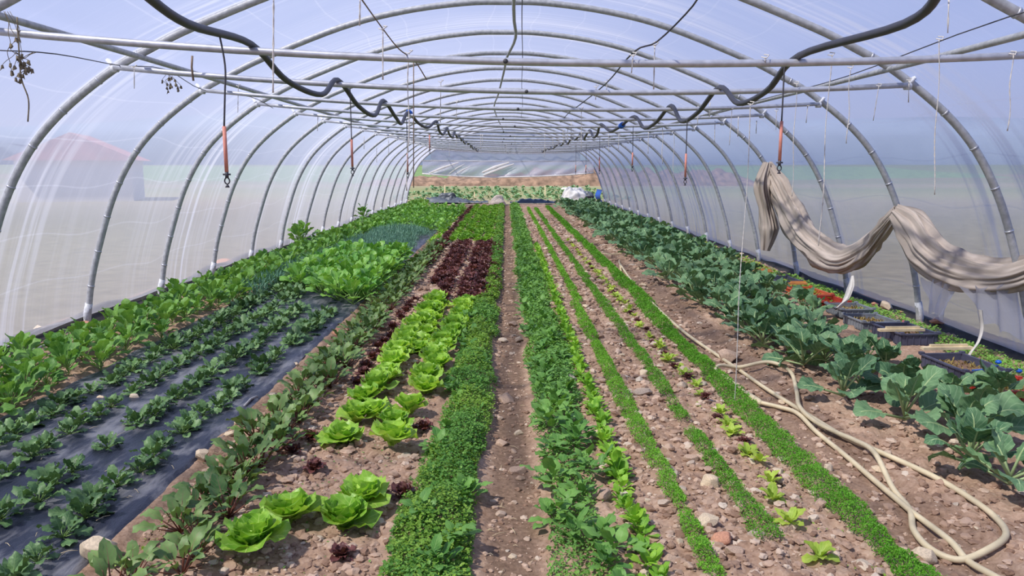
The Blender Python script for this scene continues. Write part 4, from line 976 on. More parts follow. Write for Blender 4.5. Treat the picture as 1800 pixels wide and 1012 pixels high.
def stone(x, y, s, label, group=None, mat='stone', sink=.25, k=None, name='stone', z=None, hz=1):
    me = ST[mat][R.randrange(8) if k is None else k]
    o = link(name, me, None, ((x, y, (gh(x, y) if z is None else z) + s * (.5 - sink))), R.uniform(0, 6.28), (s, s, s)); o.rotation_euler = (R.uniform(-.2, .2), R.uniform(-.2, .2), R.uniform(0, 6.28))
    o.scale = (s, s, s * hz); tag(o, label, 'stone', group); return o
def spx(px, py, wpx, label, mat='stone', **kw):
    g_ = gnd(px, py); s = wpx * .62 / FPX * (g_[1] + .25); stone(g_[0], g_[1], s, label, None, mat, **kw)
spx(173, 985, 62, 'large pale tan stone weighing down the near corner of the black plastic', 'stone_pale', sink=.0, k=2, hz=1.55)
spx(228, 992, 32, 'tan stone just right of the large pale stone at the plastic edge', 'stone_pale')
spx(353, 808, 27, 'round whitish stone standing on the black plastic edge', 'stone_pale', sink=-.15, k=4, hz=1.4)
spx(406, 764, 20, 'flat pale oval stone on the soil beside the black plastic', 'stone_pale'); spx(420, 745, 14, 'small grey stone touching the black plastic edge', 'stone_pale')
spx(480, 694, 18, 'angular pale stone at the plastic edge farther back', 'stone_pale'); spx(595, 584, 26, 'pinkish brick fragment at the plastic edge beside the beets', 'brick'); spx(520, 640, 12, 'small dark grey pebble on the plastic edge', 'stone_pale')
spx(178, 702, 18, 'small tan stone lying among the spinach', 'stone_pale'); spx(237, 702, 20, 'flat whitish stone on the plastic between two spinach rows', 'stone_pale'); spx(197, 716, 20, 'brownish stone on the plastic between spinach plants', 'stone')
spx(72, 590, 34, 'rounded tan stone at the foot of the film behind the turnip greens', 'stone_pale', sink=.1)
spx(146, 578, 28, 'orange brown brick piece lying by the second hoop foot', 'brick'); spx(283, 513, 22, 'terracotta brick piece at the foot of a hoop', 'brick'); spx(394, 470, 26, 'pinkish brick lump leaning by the hoop foot behind the greens', 'brick', sink=0)
spx(912, 596, 22, 'smooth pinkish stone on the middle path', 'stone'); spx(884, 596, 17, 'small pale flat stone at the edge of the middle path', 'stone_pale'); spx(901, 568, 18, 'pinkish stone on the middle path, farther back', 'stone'); spx(905, 508, 12, 'rounded small stone on the far middle path', 'stone')
spx(889, 700, 32, 'flat pale stone on the middle path', 'stone', sink=.4); spx(912, 753, 22, 'thin flat whitish stone on the middle path', 'stone_pale', sink=.5); spx(905, 823, 36, 'broad flat buried stone on the middle path', 'stone', sink=.5); spx(914, 836, 15, 'small rounded grey stone at the centre of the middle path', 'stone')
spx(882, 773, 26, 'buried pinkish stone on the path edge by the herb band', 'stone', sink=.4); spx(903, 788, 14, 'little upright stone on the middle path', 'stone'); spx(880, 898, 20, 'small pale stone at the near part of the middle path', 'stone'); spx(926, 940, 14, 'small pinkish stone beside the path at the near end', 'stone'); spx(901, 972, 20, 'flat greenish stone on the near middle path', 'stone_pale', sink=.5)
spx(1059, 886, 34, 'large flat brown stone beside the bright salad row', 'stone', k=1); spx(1247, 862, 36, 'large rounded pinkish grey stone among the carrot rows', 'stone_pale', k=5, sink=.1); spx(1103, 693, 20, 'pale stone beside the broken carrot row', 'stone_pale'); spx(1132, 696, 34, 'smooth brown oval stone beside the pale stone', 'stone', k=3)
spx(1242, 935, 34, 'grey rounded stone at the lower end of the stony bed', 'stone_pale', k=6, sink=.1); spx(1270, 958, 38, 'orange tan flat stone in front of the grey one', 'brick', k=2); spx(1287, 978, 38, 'pinkish flat stone in front of the orange one', 'stone', k=7); spx(1211, 812, 28, 'brown flat stone at the carrot row edge', 'stone')
spx(1626, 975, 46, 'long grey stone standing by the hose', 'stone_pale', k=4, sink=.05); spx(1003, 678, 22, 'angular pinkish stone beside the salad row', 'stone', sink=.0); spx(1281, 630, 40, 'big pinkish stone under the start of the hose loop', 'stone', k=0, sink=.1)
spx(1308, 448, 0, '', 'stone') if False else None
spx(1303, 452, 10, 'round white stone at the foot of the film past the metal tray', 'stone_pale', sink=0); spx(1538, 540, 15, 'pink stone by the right film, first of three', 'brick', sink=0); spx(1558, 546, 24, 'tan pointed stone by the right film, middle of three', 'stone_pale', sink=0); spx(1584, 553, 14, 'small pinkish stone by the right film, last of three', 'brick', sink=0)
spx(1648, 575, 30, 'reddish brown stone behind the hoop foot at the right film', 'brick', sink=0); spx(1030, 486, 12, 'pale stone high on the stony bed', 'stone_pale'); spx(1025, 425, 9, 'tiny far white stone on the stony bed', 'stone_pale'); spx(1130, 500, 14, 'pale stone near the stretched hose', 'stone_pale')
spx(500, 985, 18, 'grey clod stone between beets and lettuce', 'stone'); spx(685, 935, 24, 'pale brown angular clod right of the nearest lettuces', 'stone'); spx(445, 910, 24, 'tan flat stone behind the nearest green lettuce', 'stone'); spx(425, 925, 16, 'brown lump beside the beet row near the lettuces', 'stone'); spx(558, 705, 28, 'pale flat stone between red lettuces and the outer row', 'stone')
spx(858, 474, 14, 'white flat stone at the edge of the red lettuce block', 'stone_pale', sink=0); spx(1165, 785, 12, 'small tan pebble in the stony bed, beside the carrot gap', 'stone_pale'); spx(1560, 800, 16, 'small flat stone under the kale by the hose', 'stone')
# other stones, one by one
bands = [(.5, 1.5, .60), (-1.3, -.5, .08), (1.65, 2.15, .17), (-.1, .15, .10), (-1.65, -1.45, .05)]
for i in range(235):
    b = R.choices(bands, [q[2] for q in bands])[0]; y = 2.5 * (18 / 2.5) ** (R.random() ** 1.15); x = R.uniform(b[0], b[1])
    s = R.uniform(.014, .042) * (1 if b[0] > .3 else .75) * (1 + y / 25)
    where = {.5: 'the stony bed between the salad row and the carrots', -1.3: 'the cloddy soil round the lettuces', 1.65: 'the trodden strip by the hose', -.1: 'the middle path', -1.65: 'the walkway by the plastic'}[b[0]]
    stone(x, y, s, 'small tan pink stone lying on ' + where, 'small stones on ' + where, 'stone' if R.random() < .8 else 'stone_pale', sink=.3)
# clods and gravel
def clods():
    g = np.random.default_rng(77); v, F = i1; F = np.array(F); n = 22000
    y = 2.3 * (26 / 2.3) ** g.random(n); r = g.random(n)
    x = np.where(r < .44, g.uniform(.5, 1.52, n), np.where(r < .72, g.uniform(-1.28, -.48, n), np.where(r < .88, g.uniform(1.66, 2.6, n), np.where(r < .95, g.uniform(-.1, .16, n), g.uniform(-1.62, -1.46, n)))))
    s = (.004 + .017 * g.random(n) ** 2.6) * (1 + y / 12) * np.where((x > -.12) & (x < .2), .6, 1)
    ph_ = g.random(n) * 6.28; V = v[None] * (1 + .55 * (g.random((n, len(v), 1)) - .5)) * np.stack([s * g.uniform(.8, 1.4, n), s * g.uniform(.8, 1.2, n), s * g.uniform(.4, .8, n)], 1)[:, None, :]
    c_, s_ = np.cos(ph_)[:, None], np.sin(ph_)[:, None]; V = np.stack([V[..., 0] * c_ - V[..., 1] * s_, V[..., 0] * s_ + V[..., 1] * c_, V[..., 2]], -1)
    V = V + np.stack([x, y, ground_h(x, y) + s * .15], 1)[:, None, :]
    FF = (F[None] + (np.arange(n) * len(v))[:, None, None]).reshape(-1, 3); tone = g.random(n) ** 1.0
    uv = np.stack([np.repeat(tone, len(v)), np.zeros(n * len(v))], 1)
    tag(link('soil_clods', mesh_from('soil_clods', V.reshape(-1, 3), FF, M['clod'], uv, smooth=False)), 'crumbly soil clods and gravel strewn over the bare beds', 'soil clods', kind='stuff')
clods()
def straw():
    g = random.Random(3); mb = MB()
    for i in range(160):
        y = 2.4 * (9 / 2.4) ** g.random(); x = g.choice([g.uniform(-.1, .16), g.uniform(-1.65, -1.45), g.uniform(.45, 2.0), g.uniform(-3, -1.7)]); a = g.uniform(0, PI); L = g.uniform(.02, .07); z = gh(x, y) + (.03 if x < -1.7 else .008)
        tube(mb, [(x, y, z), (x + L * .5 * math.cos(a), y + L * .5 * math.sin(a), z + .006), (x + L * math.cos(a), y + L * math.sin(a), z)], .0013, 4)
    tag(link('straw_bits', mb.me('straw_bits', M['wood'])), 'dry straw and leaf bits scattered on soil and plastic', 'straw', kind='stuff')
straw()

# ------------------------------------------------------------------ garden hose on the soil
hp_ = [(1088, 458), (1110, 490), (1150, 535), (1200, 580), (1262, 620), (1300, 643), (1345, 676), (1402, 712), (1475, 760), (1502, 773), (1553, 800), (1637, 842), (1704, 874), (1748, 908), (1768, 945), (1738, 967), (1687, 970), (1637, 952), (1607, 921), (1600, 884), (1570, 850), (1536, 803), (1502, 776), (1475, 764), (1432, 742), (1405, 720),
       (1400, 695), (1388, 664), (1350, 646), (1300, 644), (1266, 648), (1258, 657), (1278, 673), (1313, 690), (1334, 701), (1370, 710), (1402, 724), (1435, 752), (1485, 790), (1536, 837), (1593, 880), (1610, 894), (1670, 941), (1704, 974), (1764, 1012), (1830, 1060)]
pts = []
for i, (a, b) in enumerate(hp_):
    g_ = gnd(a, b, .03); z = gh(g_[0], g_[1]) + .024
    if 21 <= i <= 32: z += .03
    pts.append((g_[0], g_[1], z))
hr = catmull(pts, 7)
root = bpy.data.objects.new('garden_hose', None); COL.objects.link(root)
link('hose_tube', tube_me('hose_tube', hr, .0145, M['hose'], 10), root)
q = np.array(pts[33]); q2 = np.array(pts[34]); link('hose_joiner', tube_me('hose_joiner', [q - (q2 - q) * .3, q, q2, q2 + (q2 - q) * .2], [.015, .023, .023, .015], M['hose'], 10), root)
tag(root, 'cream garden hose lying in a long twisted loop on the trodden soil', 'hose')
def stick(px0, py0, px1, py1, r, label, mat='wood'):
    a = gnd(px0, py0); b = gnd(px1, py1); o = link('stick', tube_me('stick', [(a[0], a[1], gh(a[0], a[1]) + .02), ((a[0] + b[0]) / 2, (a[1] + b[1]) / 2, gh((a[0] + b[0]) / 2, (a[1] + b[1]) / 2) + .03), (b[0], b[1], gh(b[0], b[1]) + .02)], r, M[mat], 6)); tag(o, label, 'stick')
stick(1050, 447, 1093, 450, .014, 'pale stick lying crosswise near the far kale'); stick(1088, 458, 1092, 477, .014, 'short pale stick lying lengthwise before the far kale')
stick(1780, 985, 1820, 960, .008, 'thin stem at the lower corner beside the hose', 'dry') if False else None
stick(430, 690 + 30, 452, 702, .009, 'grey lath pressed along the black plastic edge', 'galvblock')

# drip pipe along the left film
longpipe('drip_pipe', [(-3.98, y, gh(-3.98, y) + .03 + (.02 if k % 2 else 0)) for k, y in enumerate(np.arange(5.5, 17, 1.3))], .014, 'galvblock', 'grey plastic pipe lying along the foot of the film behind the greens', 'pipe')

# ------------------------------------------------------------------ fleece drape, rags, torn film
def cloth_run(spine, widths, name, mat='drape', folds=8, nsec=64, seed=1, amp=.26, flat=.5, face=(-1.0, 0, .25)):
    P = catmull(spine, 10); n = len(P); w = np.interp(np.linspace(0, 1, n), np.linspace(0, 1, len(widths)), widths)
    T = np.gradient(P, axis=0); T /= np.linalg.norm(T, axis=1)[:, None]
    nin = np.array(face, float); nin /= np.linalg.norm(nin)                 # towards the inside of the tunnel
    B = np.cross(T, nin); B /= np.linalg.norm(B, axis=1)[:, None] + 1e-9; Nn = np.cross(B, T)
    th = np.linspace(0, 2 * PI, nsec, endpoint=False); L = np.concatenate([[0], np.cumsum(np.linalg.norm(np.diff(P, axis=0), axis=1))])
    TH, LL = np.meshgrid(th, L); rad = 1 + amp * .62 * np.sin(TH * folds + 1.6 * np.sin(LL * 2.1 + seed) + 3 * vnoise(LL * 1.4, TH, seed + 2)) + amp * .4 * np.sin(TH * (folds * 2.0 + 3) // 1 * 0 + TH * (folds * 2 + 3) - LL * 3.1) + amp * .5 * np.sin(TH * (folds * 2 + 1) + LL * 2.3 + seed) + .22 * (vnoise(LL * 7, TH * 2, seed) - .5)
    V = P[:, None, :] + (rad * np.cos(TH) * w[:, None] / 2)[..., None] * B[:, None, :] + (rad * np.sin(TH) * w[:, None] / 2 * flat)[..., None] * Nn[:, None, :]
    i = np.arange(n - 1)[:, None] * nsec; j = np.arange(nsec)[None]; j2 = (j + 1) % nsec
    F = np.stack([i + j, i + j2, i + nsec + j2, i + nsec + j], -1).reshape(-1, 4)
    uv = np.stack([TH / 6.283 * 1.0, LL], -1).reshape(-1, 2)
    return mesh_from(name, V.reshape(-1, 3), F, M[mat], uv)
def pw(px, py, Y, dx=0): p = pln(px, py, Y); return (p[0] + dx, p[1], p[2])
root = bpy.data.objects.new('fleece_drape', None); COL.objects.link(root)
swag = [pw(1349, 290, 11.1), pw(1368, 330, 10.9), pw(1395, 385, 10.5), pw(1428, 430, 10.0), pw(1475, 458, 9.3), pw(1520, 440, 8.7), pw(1553, 402, 8.1), pw(1575, 374, 7.7)]
link('hanging_swag', cloth_run(swag, [.16, .36, .38, .34, .30, .27, .22, .14], 'hanging_swag', seed=2), root)
sw2 = [pw(1573, 374, 7.7), pw(1600, 400, 7.45), pw(1635, 445, 7.1), pw(1680, 475, 6.8), pw(1740, 487, 6.45), pw(1800, 480, 6.1), pw(1880, 440, 5.8)]
link('hanging_swag', cloth_run(sw2, [.16, .30, .34, .30, .25, .25, .2], 'hanging_swag', seed=5), root)
tail = [pw(1349, 286, 11.1), pw(1338, 325, 11.1), pw(1345, 365, 11.1), pw(1350, 400, 11.1), pw(1345, 440, 11.1)]
link('loose_end', cloth_run(tail, [.2, .42, .34, .44, .2], 'loose_end', seed=9, folds=5, amp=.3, flat=.4), root)
tag(root, 'dusty beige fleece cloth hung in swags along the right hoops', 'cloth')
rag = [pw(1498, 485, 7.9), pw(1495, 505, 7.85), pw(1485, 530, 7.8), pw(1470, 543, 7.7)]
o = link('white_rag', cloth_run(rag, [.04, .12, .11, .05], 'white_rag', 'rag', 4, 24, 3, .3, .3)); tag(o, 'white plastic rag dangling from the hoop down to the red crate', 'rag')
rag = [pw(1723, 545, 6.3), pw(1726, 575, 6.3), pw(1720, 600, 6.25), pw(1706, 620, 6.2), pw(1700, 632, 6.2)]
o = link('film_strip', cloth_run(rag, [.05, .04, .035, .03, .03], 'film_strip', 'rag', 3, 12, 4, .2, .4)); tag(o, 'thin twisted strip of white plastic hanging behind the crates', 'plastic strip')
def torn(name, quad, Y, label, seed):
    n = 16; V = []; uv = []
    for j in range(n + 1):
        for i in range(n + 1):
            u, v = i / n, j / n
            px = (quad[0][0] * (1 - u) + quad[1][0] * u) * (1 - v) + (quad[3][0] * (1 - u) + quad[2][0] * u) * v; py = (quad[0][1] * (1 - u) + quad[1][1] * u) * (1 - v) + (quad[3][1] * (1 - u) + quad[2][1] * u) * v
            yy = Y - (px - 1640) / 200 * 1.0; p = pln(px, py, yy); V.append((p[0] - .03 * math.sin(u * 17 + v * 4 + seed) - .05, p[1], p[2] + .02 * math.sin(u * 23 + seed))); uv.append((u * 2, v * 2 + 3))
    F = [(j * (n + 1) + i, j * (n + 1) + i + 1, (j + 1) * (n + 1) + i + 1, (j + 1) * (n + 1) + i) for j in range(n) for i in range(n)]
    o = link(name, MB().add(V, F, uv).me(name, M['gablefilm'])); tag(o, label, 'plastic film')
torn('torn_film_flap', [(1632, 490), (1690, 500), (1668, 560), (1644, 548)], 7.0, 'torn clear plastic flap hanging beside the near hoop foot', 1)
torn('torn_film_sheet', [(1700, 505), (1800, 500), (1830, 610), (1730, 560)], 6.9, 'loose sheet of clear plastic below the fleece at the right edge', 2)

# ------------------------------------------------------------------ crates and trays beside the kale
def crate(px, py, w, l, h, rz, mat, label, fill=True, z=0.0, contents='dry brown seedlings'):
    g_ = gnd(px, py); x, y = g_[:2]
    root = bpy.data.objects.new('crate', None); COL.objects.link(root); root.location = (x, y, gh(x, y) + z); root.rotation_euler = (0, 0, rz)
    mb = MB(); t = .008
    mb.box((0, 0, .008), (w, l, .012))
    for s in (-1, 1): mb.box((s * (w / 2 - t / 2), 0, h / 2), (t, l, h)); mb.box((0, s * (l / 2 - t / 2), h / 2), (w, t, h))
    for s in (-1, 1):
        for k in range(7): mb.box((s * (w / 2 + .003), (k - 3) * l / 7.5, h * .45), (.006, .01, h * .85))
        for k in range(5): mb.box(((k - 2) * w / 5.5, s * (l / 2 + .003), h * .45), (.01, .006, h * .85))
    link('crate_body', mb.me('crate_body', M[mat], False), root)
    rb = MB()
    for s in (-1, 1): rb.box((s * (w / 2 + .002), 0, h), (.022, l + .02, .012)); rb.box((0, s * (l / 2 + .002), h), (w + .02, .022, .012))
    for s in (-1, 1):
        for q_ in (-1, 1): rb.box((s * w / 2, q_ * l / 2, h + .01), (.035, .035, .02))
    link('crate_rim', rb.me('crate_rim', M[mat], False), root)
    if fill:
        mb = MB(); rr = random.Random(int(px))
        V, F = grid(np.linspace(-w / 2 + .02, w / 2 - .02, 14), np.linspace(-l / 2 + .02, l / 2 - .02, 14), lambda X, Y: h * .45 + .02 * vnoise(X * 40, Y * 40, int(px)))
        o = link('crate_soil', MB().add(V, F).me('crate_soil', M['clod']), root)
        mb = MB()
        for k in range(150):
            V, F, uv, _ = leaf_geo(.03 + .02 * rr.random(), .012, rr.uniform(0, 6.28), rr.uniform(.2, 1.3), .8, nr=3, nc=3, off=(rr.uniform(-w / 2 + .03, w / 2 - .03), rr.uniform(-l / 2 + .03, l / 2 - .03), h * .45 + .01)); mb.add(V, F, uv)
        tag(link('seedling_tuft', mb.me('seedling_tuft', M['straw_leaf']), root), kind='stuff')
    tag(root, label, 'crate'); return root
M['straw_leaf'] = leafmat('wilted_leaf', lin(140, 122, 70), lin(176, 156, 92), lin(180, 170, 110), .04, .2, .6, .2, 0)
crate(1692, 660, .34, .56, .11, .06, 'crate_dark', 'dark blue grey crate of wilted seedlings with a white batten on its back edge')
crate(1588, 600, .34, .5, .11, .06, 'crate_dark', 'dark blue grey crate of wilted seedlings, second from the camera')
crate(1528, 577, .34, .42, .09, .05, 'crate_grey', 'grey crate of seedlings just past the second dark crate')
crate(1492, 556, .34, .38, .09, .05, 'crate_grey', 'pale grey crate next to the red tray')
crate(1455, 541, .30, .42, .09, .03, 'crate_red', 'dark red tray under the dangling white rag', fill=False)
crate(1420, 524, .32, .6, .08, .04, 'terracotta', 'orange red tray farther along the crate line', fill=False)
crate(1375, 503, .32, .5, .08, .03, 'crate_dark', 'dark tray behind the orange red one', fill=False)
crate(1335, 490, .32, .5, .07, .03, 'crate_dark', 'farthest dark tray beside the kale', fill=False)
crate(1768, 700, .4, .3, .09, .08, 'crate_red', 'red crate at the near end of the crate line with blue straps')
def batten(px, py, Lx, label, mat='wood', dz=.12, rz=.05, w=.05):
    g_ = gnd(px, py); root = bpy.data.objects.new('wooden_batten', None); COL.objects.link(root); root.location = (g_[0], g_[1], gh(g_[0], g_[1]) + dz); root.rotation_euler = (0, 0, rz)
    mb = MB().box((0, 0, .01), (Lx, w, .022)); link('plank', mb.me('plank', M[mat], False), root)
    link('top_lath', MB().box((.02, .012, .03), (Lx * .75, w * .45, .018)).me('top_lath', M[mat], False), root); tag(root, label, 'batten')
batten(1662, 640, .42, 'white wooden batten lying across the back of the nearest dark crate'); batten(1582, 606, .42, 'white wooden batten across the second dark crate')
batten(1400, 514, .26, 'orange board on the tray line, nearer one', 'orangewood', .10); batten(1340, 492, .26, 'orange board on the tray line, farther one', 'orangewood', .10)
for px, py, lb in ((1752, 668, 'bright blue clip on the corner of the nearest dark crate'), (1788, 682, 'bright blue clip on the red crate')):
    g_ = gnd(px, py); v, F = i2; o = link('blue_clip', mesh_from('blue_clip', v * [.022, .022, .016] + [0, 0, 0], np.array(F), M['blue']), None, (g_[0], g_[1], gh(*g_[:2]) + .11)); tag(o, lb, 'clip')
a = gnd(1700, 668); b = gnd(1752, 668); o = link('blue_strap', tube_me('blue_strap', [(a[0], a[1] - .05, .09), ((a[0] + b[0]) / 2, a[1] - .06, .10), (b[0], b[1], .115)], .007, M['blue'], 6)); tag(o, 'blue strap along the front edge of the nearest dark crate', 'strap')
g_ = gnd(1586, 585); o = link('plant_marker', MB().box((0, 0, .05), (.022, .004, .1)).me('plant_marker', M['pinktag'], False), None, (g_[0], g_[1], gh(*g_[:2]))); tag(o, 'pink plant marker standing in the weeds behind the crates', 'marker')
# metal tray and pipe lying by the right hoops
g_ = gnd(1245, 436); o = link('metal_duct', tube_me('metal_duct', [(-.15, .3, .05), (-.05, -.2, .05)], .06, M['bar'], 14), None, (g_[0] - .1, g_[1], gh(*g_[:2]))); tag(o, 'short pale metal pipe piece lying at a hoop foot', 'pipe')
a = gnd(1228, 436); b = gnd(1278, 452); o = link('metal_rail', tube_me('metal_rail', [(a[0], a[1], .05), (b[0], b[1], .05)], .022, M['bar'], 8)); tag(o, 'pale metal rail lying on the ground along the right hoops', 'rail')

# ------------------------------------------------------------------ far end: gable, curtain, things in the opening
YE = YEND
def gable():
    # upper gable sheet between the hoop arc and the rolled curtain line
    xs = np.linspace(-3.2, 3.2, 60); zt = np.interp(xs, prof[:, 0], prof[:, 1]); V = []; uv = []; zb = 1.86; n = 14
    for j in range(n + 1):
        for x, z in zip(xs, zt): zz = zb + (max(z, zb) - zb) * j / n; V.append((x, YE + .03 * math.sin(x * 9 + zz * 5), zz)); uv.append((zz * 1.0, x))
    m_ = len(xs); F = [(j * m_ + i, j * m_ + i + 1, (j + 1) * m_ + i + 1, (j + 1) * m_ + i) for j in range(n) for i in range(m_ - 1)]
    tag(link('wall_back', MB().add(V, F, uv).me('wall_back', M['gablefilm'])), kind='structure')
gable()
o = link('gable_rail', tube_me('gable_rail', [(-3.6, YE - .05, 1.86), (0, YE - .05, 1.83), (3.6, YE - .05, 1.84)], .03, M['galv'], 8)); tag(o, 'dark horizontal rail across the far end above the opening', 'rail')
def curtain():
    n = 70; V = []; uv = []; rows = 14
    for j in range(rows + 1):
        for i in range(n + 1):
            x = -3.55 + 7.3 * i / n; zb = 1.33 - .18 * math.sin(PI * min(1, (x + 3.7) / 7.4)) ** .8 - (.0 if x < 0 else -.02); z = 1.84 * (1 - j / rows) + zb * (j / rows)
            V.append((x, YE - .09 - .035 * math.sin(x * 6 + j * .5) - .25 * math.sin(PI * j / rows * .5), z)); uv.append((x * .8 + j * .05, j * .3))
    F = [(j * (n + 1) + i, j * (n + 1) + i + 1, (j + 1) * (n + 1) + i + 1, (j + 1) * (n + 1) + i) for j in range(rows) for i in range(n)]
    root = bpy.data.objects.new('end_curtain', None); COL.objects.link(root)
    link('curtain_sheet', MB().add(V, F, uv).me('curtain_sheet', M['gablefilm']), root)
    P = [V[rows * (n + 1) + i] for i in range(0, n + 1, 5)]
    link('hem_roll', tube_me('hem_roll', P, .028, M['whitecloth'], 8), root)
    for (x0, z0, x1, z1, w) in ((-3.25, 1.33, -2.0, 1.78, .09), (-2.1, 1.30, -1.5, 1.62, .05), (-1.0, 1.36, .15, 1.78, .13), (-.95, 1.24, .35, 1.72, .11), (-2.4, 1.31, -1.75, 1.72, .05)):
        mid = ((x0 + x1) / 2, YE - .42, (z0 + z1) / 2 + .02); link('folded_pleat', cloth_run([(x0, YE - .40, z0), mid, (x1, YE - .30, z1)], [w * .5, w, w * .4], 'folded_pleat', 'whitecloth', 3, 14, 2, .12, .35, (0, -1, .1)), root)
    tag(root, 'rolled-up clear plastic end curtain with white folded pleats and sagging white hem', 'curtain')
curtain()
# blue sheet beside the opening
V, F = grid(np.linspace(0, 1, 10), np.linspace(0, 1, 16), lambda X, Y: 0 * X)
V2 = np.stack([3.98 + .10 * (V[:, 0] - .5) + .05 * np.sin(V[:, 1] * 7 + 1) - .06 * V[:, 1], YE - 1.0 * V[:, 0] - .1, .03 + .62 * V[:, 1]], 1)
o = link('blue_sheet', MB().add(V2, F, V).me('blue_sheet', M['blue'])); tag(o, 'blue plastic sheet edge gathered at the kale side of the far opening', 'plastic sheet')
def lump(name, x, y, sx_, sy_, sz, mat, label, cat, seed=1, z=None, ru=.3, fold=0.):
    v, F = subdiv(*i3); v = v.copy(); f = 1 + ru * (vnoise(v[:, 0] * 2.2 + seed, v[:, 1] * 2.2 + v[:, 2] * 1.3, seed) - .5) + ru * .45 * (vnoise(v[:, 0] * 6, v[:, 2] * 6 + v[:, 1] * 5, seed + 1) - .5)
    if fold: f += fold * np.sin(np.arctan2(v[:, 1], v[:, 0]) * 9 + v[:, 2] * 3) * (1 - np.abs(v[:, 2]) * .6)
    v = v * f[:, None] * np.array([sx_, sy_, sz]); v[:, 2] = np.maximum(v[:, 2], -.12 * sz) 
    o = link(name, mesh_from(name, v, np.array(F), M[mat]), None, (x, y, (field_base(x, y) if z is None else z) + .1 * sz)); tag(o, label, cat); return o
def field_base(x, y): return 0.0 if y < YEND else -.04
lump('sack', -.35, 33.5, .36, .26, .34, 'greycloth', 'grey brown sack sitting in the middle of the far opening', 'sack', 3)
lump('white_fleece_heap', 2.9, 33.4, .55, .4, .68, 'whitecloth', 'heap of bunched white fleece at the kale side of the far opening', 'cloth', 4, fold=.08)
# white tongue of the heap, bucket
root = bpy.data.objects.new('bucket', None); COL.objects.link(root); root.location = (3.5, 33.3, 0)
link('bucket_body', tube_me('bucket_body', [(0, 0, 0), (0, 0, .02), (0, 0, .36), (0, 0, .37)], [.17, .19, .23, .235], M['darktarp'], 20), root)
link('bucket_rim', tube_me('bucket_rim', [(.235 * math.cos(a), .235 * math.sin(a), .37) for a in np.linspace(0, 2 * PI, 25)], .012, M['blackpipe'], 6), root)
tag(root, 'black bucket beside the white fleece heap', 'bucket')
lump('dark_bag', 3.75, 35.6, .3, .25, .5, 'darktarp', 'small dark bag behind the black bucket', 'bag', 5)
for i, (x0, x1, y, hh, sd_, lb) in enumerate(((-3.6, -.8, 36.0, .15, 3, 'long rumpled dark tarpaulin on the ground left of the sack'), (.2, 2.3, 35.5, .12, 8, 'rumpled dark tarpaulin between sack and white heap'))):
    xs = np.linspace(x0, x1, 60); ys_ = np.linspace(y - .45, y + .45, 14)
    V, F = grid(xs, ys_, lambda X, Y: -.03 + (np.cos((Y - y) / .45 * PI / 2) ** .6) * hh * (.2 + 1.7 * vnoise(X * 2.6, Y * 1.5, sd_)) + .13 * (vnoise(X * 9, Y * 9, sd_) - .5))
    o = link('tarpaulin', MB().add(V, F).me('tarpaulin', M['darktarp'])); tag(o, lb, 'tarpaulin')
lump('blue_bundle', -2.65, 36.1, .5, .3, .42, 'darktarp', 'bulky blue grey bundle on the rumpled tarpaulin', 'bundle', 6, ru=.6)
lump('white_bag', 4.2, 55, .45, .4, .16, 'whitecloth', 'white sheet lying far out in the field', 'cloth', 7, z=0)
for px, py, h_, Y, lb in ((782, 345, .75, 39.0, 'pale wooden stake in the field left of centre'), (958, 343, .7, 41.0, 'pale wooden stake in the field right of centre'), (834, 343, .35, 41, 'short pale stake in the field near the sack')):
    g_ = gnd(px, py); o = link('stake', MB().box((0, 0, h_ / 2), (.06, .06, h_)).me('stake', M['wood'], False), None, (g_[0] * Y / g_[1], Y, -.05)); tag(o, lb, 'stake')
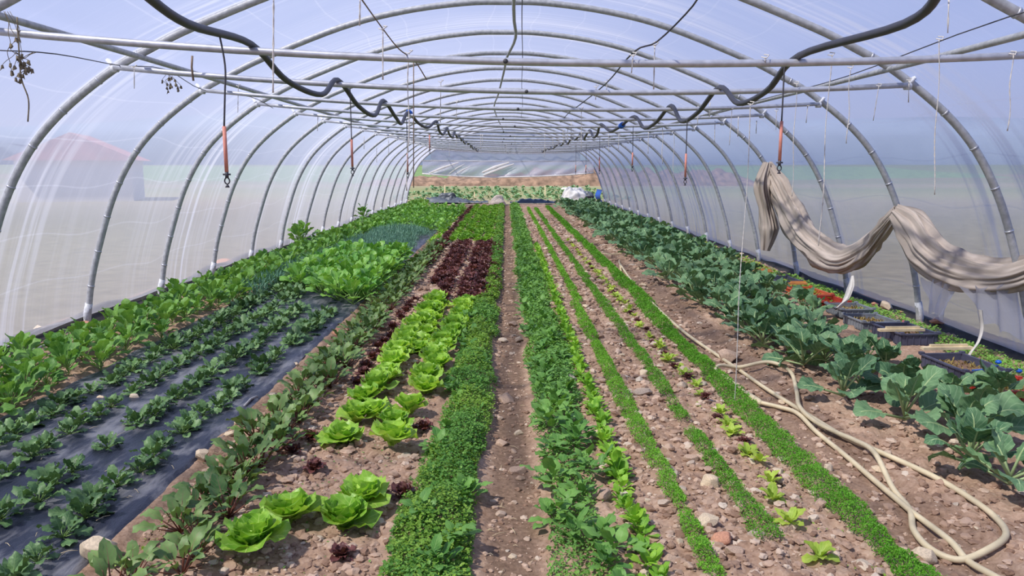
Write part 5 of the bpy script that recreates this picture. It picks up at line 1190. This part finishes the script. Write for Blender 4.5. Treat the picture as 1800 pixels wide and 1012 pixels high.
# field crops outside: young cabbages in rows
ci = 0
for y in (38.5, 39.6, 41, 42.6, 44.5, 47, 50, 54, 58):
    for x in np.arange(-5.4, 6.5, .6):
        if R.random() < .15: continue
        vi = R.randrange(4); r = link('field_cabbage', joined('kale', vi)); s = R.uniform(.8, 1.25); r.location = (x + R.uniform(-.15, .15), y + R.uniform(-.2, .2), -.05); r.scale = (s, s, s * .9); r.rotation_euler = (0, 0, R.uniform(0, 6))
        tag(r, 'pale green cabbage growing in the open field behind the tunnel', 'cabbage', 'cabbages in the open field')
M['hedge'] = simple('brown_scrub', lin(120, 98, 82), .95, 0, .25, 2.0, .5); M['turf'] = simple('green_turf', lin(100, 124, 74), .95, 0, .15, 1.5, .3)
V, F = grid(np.linspace(-16, 26, 220), np.linspace(69, 74, 16), lambda X, Y: -.4 + ss(-16, -9, X) * (1 - ss(18, 26, X)) * np.cos((Y - 71.5) / 2.5 * PI / 2) ** .5 * (.9 + .5 * ss(-3, 3, X)) * (.8 + .5 * vnoise(X * 1.1, Y * .9, 71) + .25 * vnoise(X * 4, Y * 4, 72)))
o = link('scrub_bank', MB().add(V, F).me('scrub_bank', M['hedge'])); tag(o, 'brown scrubby bank across the field behind the tunnel', 'scrub', kind='stuff')
V, F = grid(np.linspace(-60, 60, 60), np.linspace(80, 130, 20), lambda X, Y: -.2 + (Y - 80) * .035 + .2 * vnoise(X * .3, Y * .3, 73))
tag(link('grass_slope', MB().add(V, F).me('grass_slope', M['turf'])), kind='structure')
# farm building seen hazily through the left film
def house(x, y, w, l, h, rh, rz, label, wall, roofm):
    root = bpy.data.objects.new('farm_building', None); COL.objects.link(root); root.location = (x, y, 0); root.rotation_euler = (0, 0, rz)
    link('building_wall', MB().box((0, 0, h / 2 - .2), (w, l, h + .4)).me('building_wall', M[wall], False), root)
    V = [(-w / 2 - .4, -l / 2 - .4, h), (w / 2 + .4, -l / 2 - .4, h), (w / 2 + .4, l / 2 + .4, h), (-w / 2 - .4, l / 2 + .4, h), (0, -l / 2 - .4, h + rh), (0, l / 2 + .4, h + rh)]
    me = mesh_from('building_roof', V, [(0, 1, 4), (2, 3, 5), (1, 2, 5, 4), (3, 0, 4, 5), (0, 3, 2, 1)], M[roofm], None, None, False); link('building_roof', me, root)
    tag(root, label, 'building')
M['render'] = simple('pale_render', lin(206, 196, 186), .9, 0, .05, 1); M['rooftile'] = simple('red_roof_tile', lin(176, 112, 100), .9, 0, .1, 3)
house(-21.2, 40, 5, 4, 1.9, 1.3, .3, 'pale farm building with reddish roof, hazy behind the left film', 'render', 'rooftile')
print('objects', len(bpy.data.objects), COUNT)
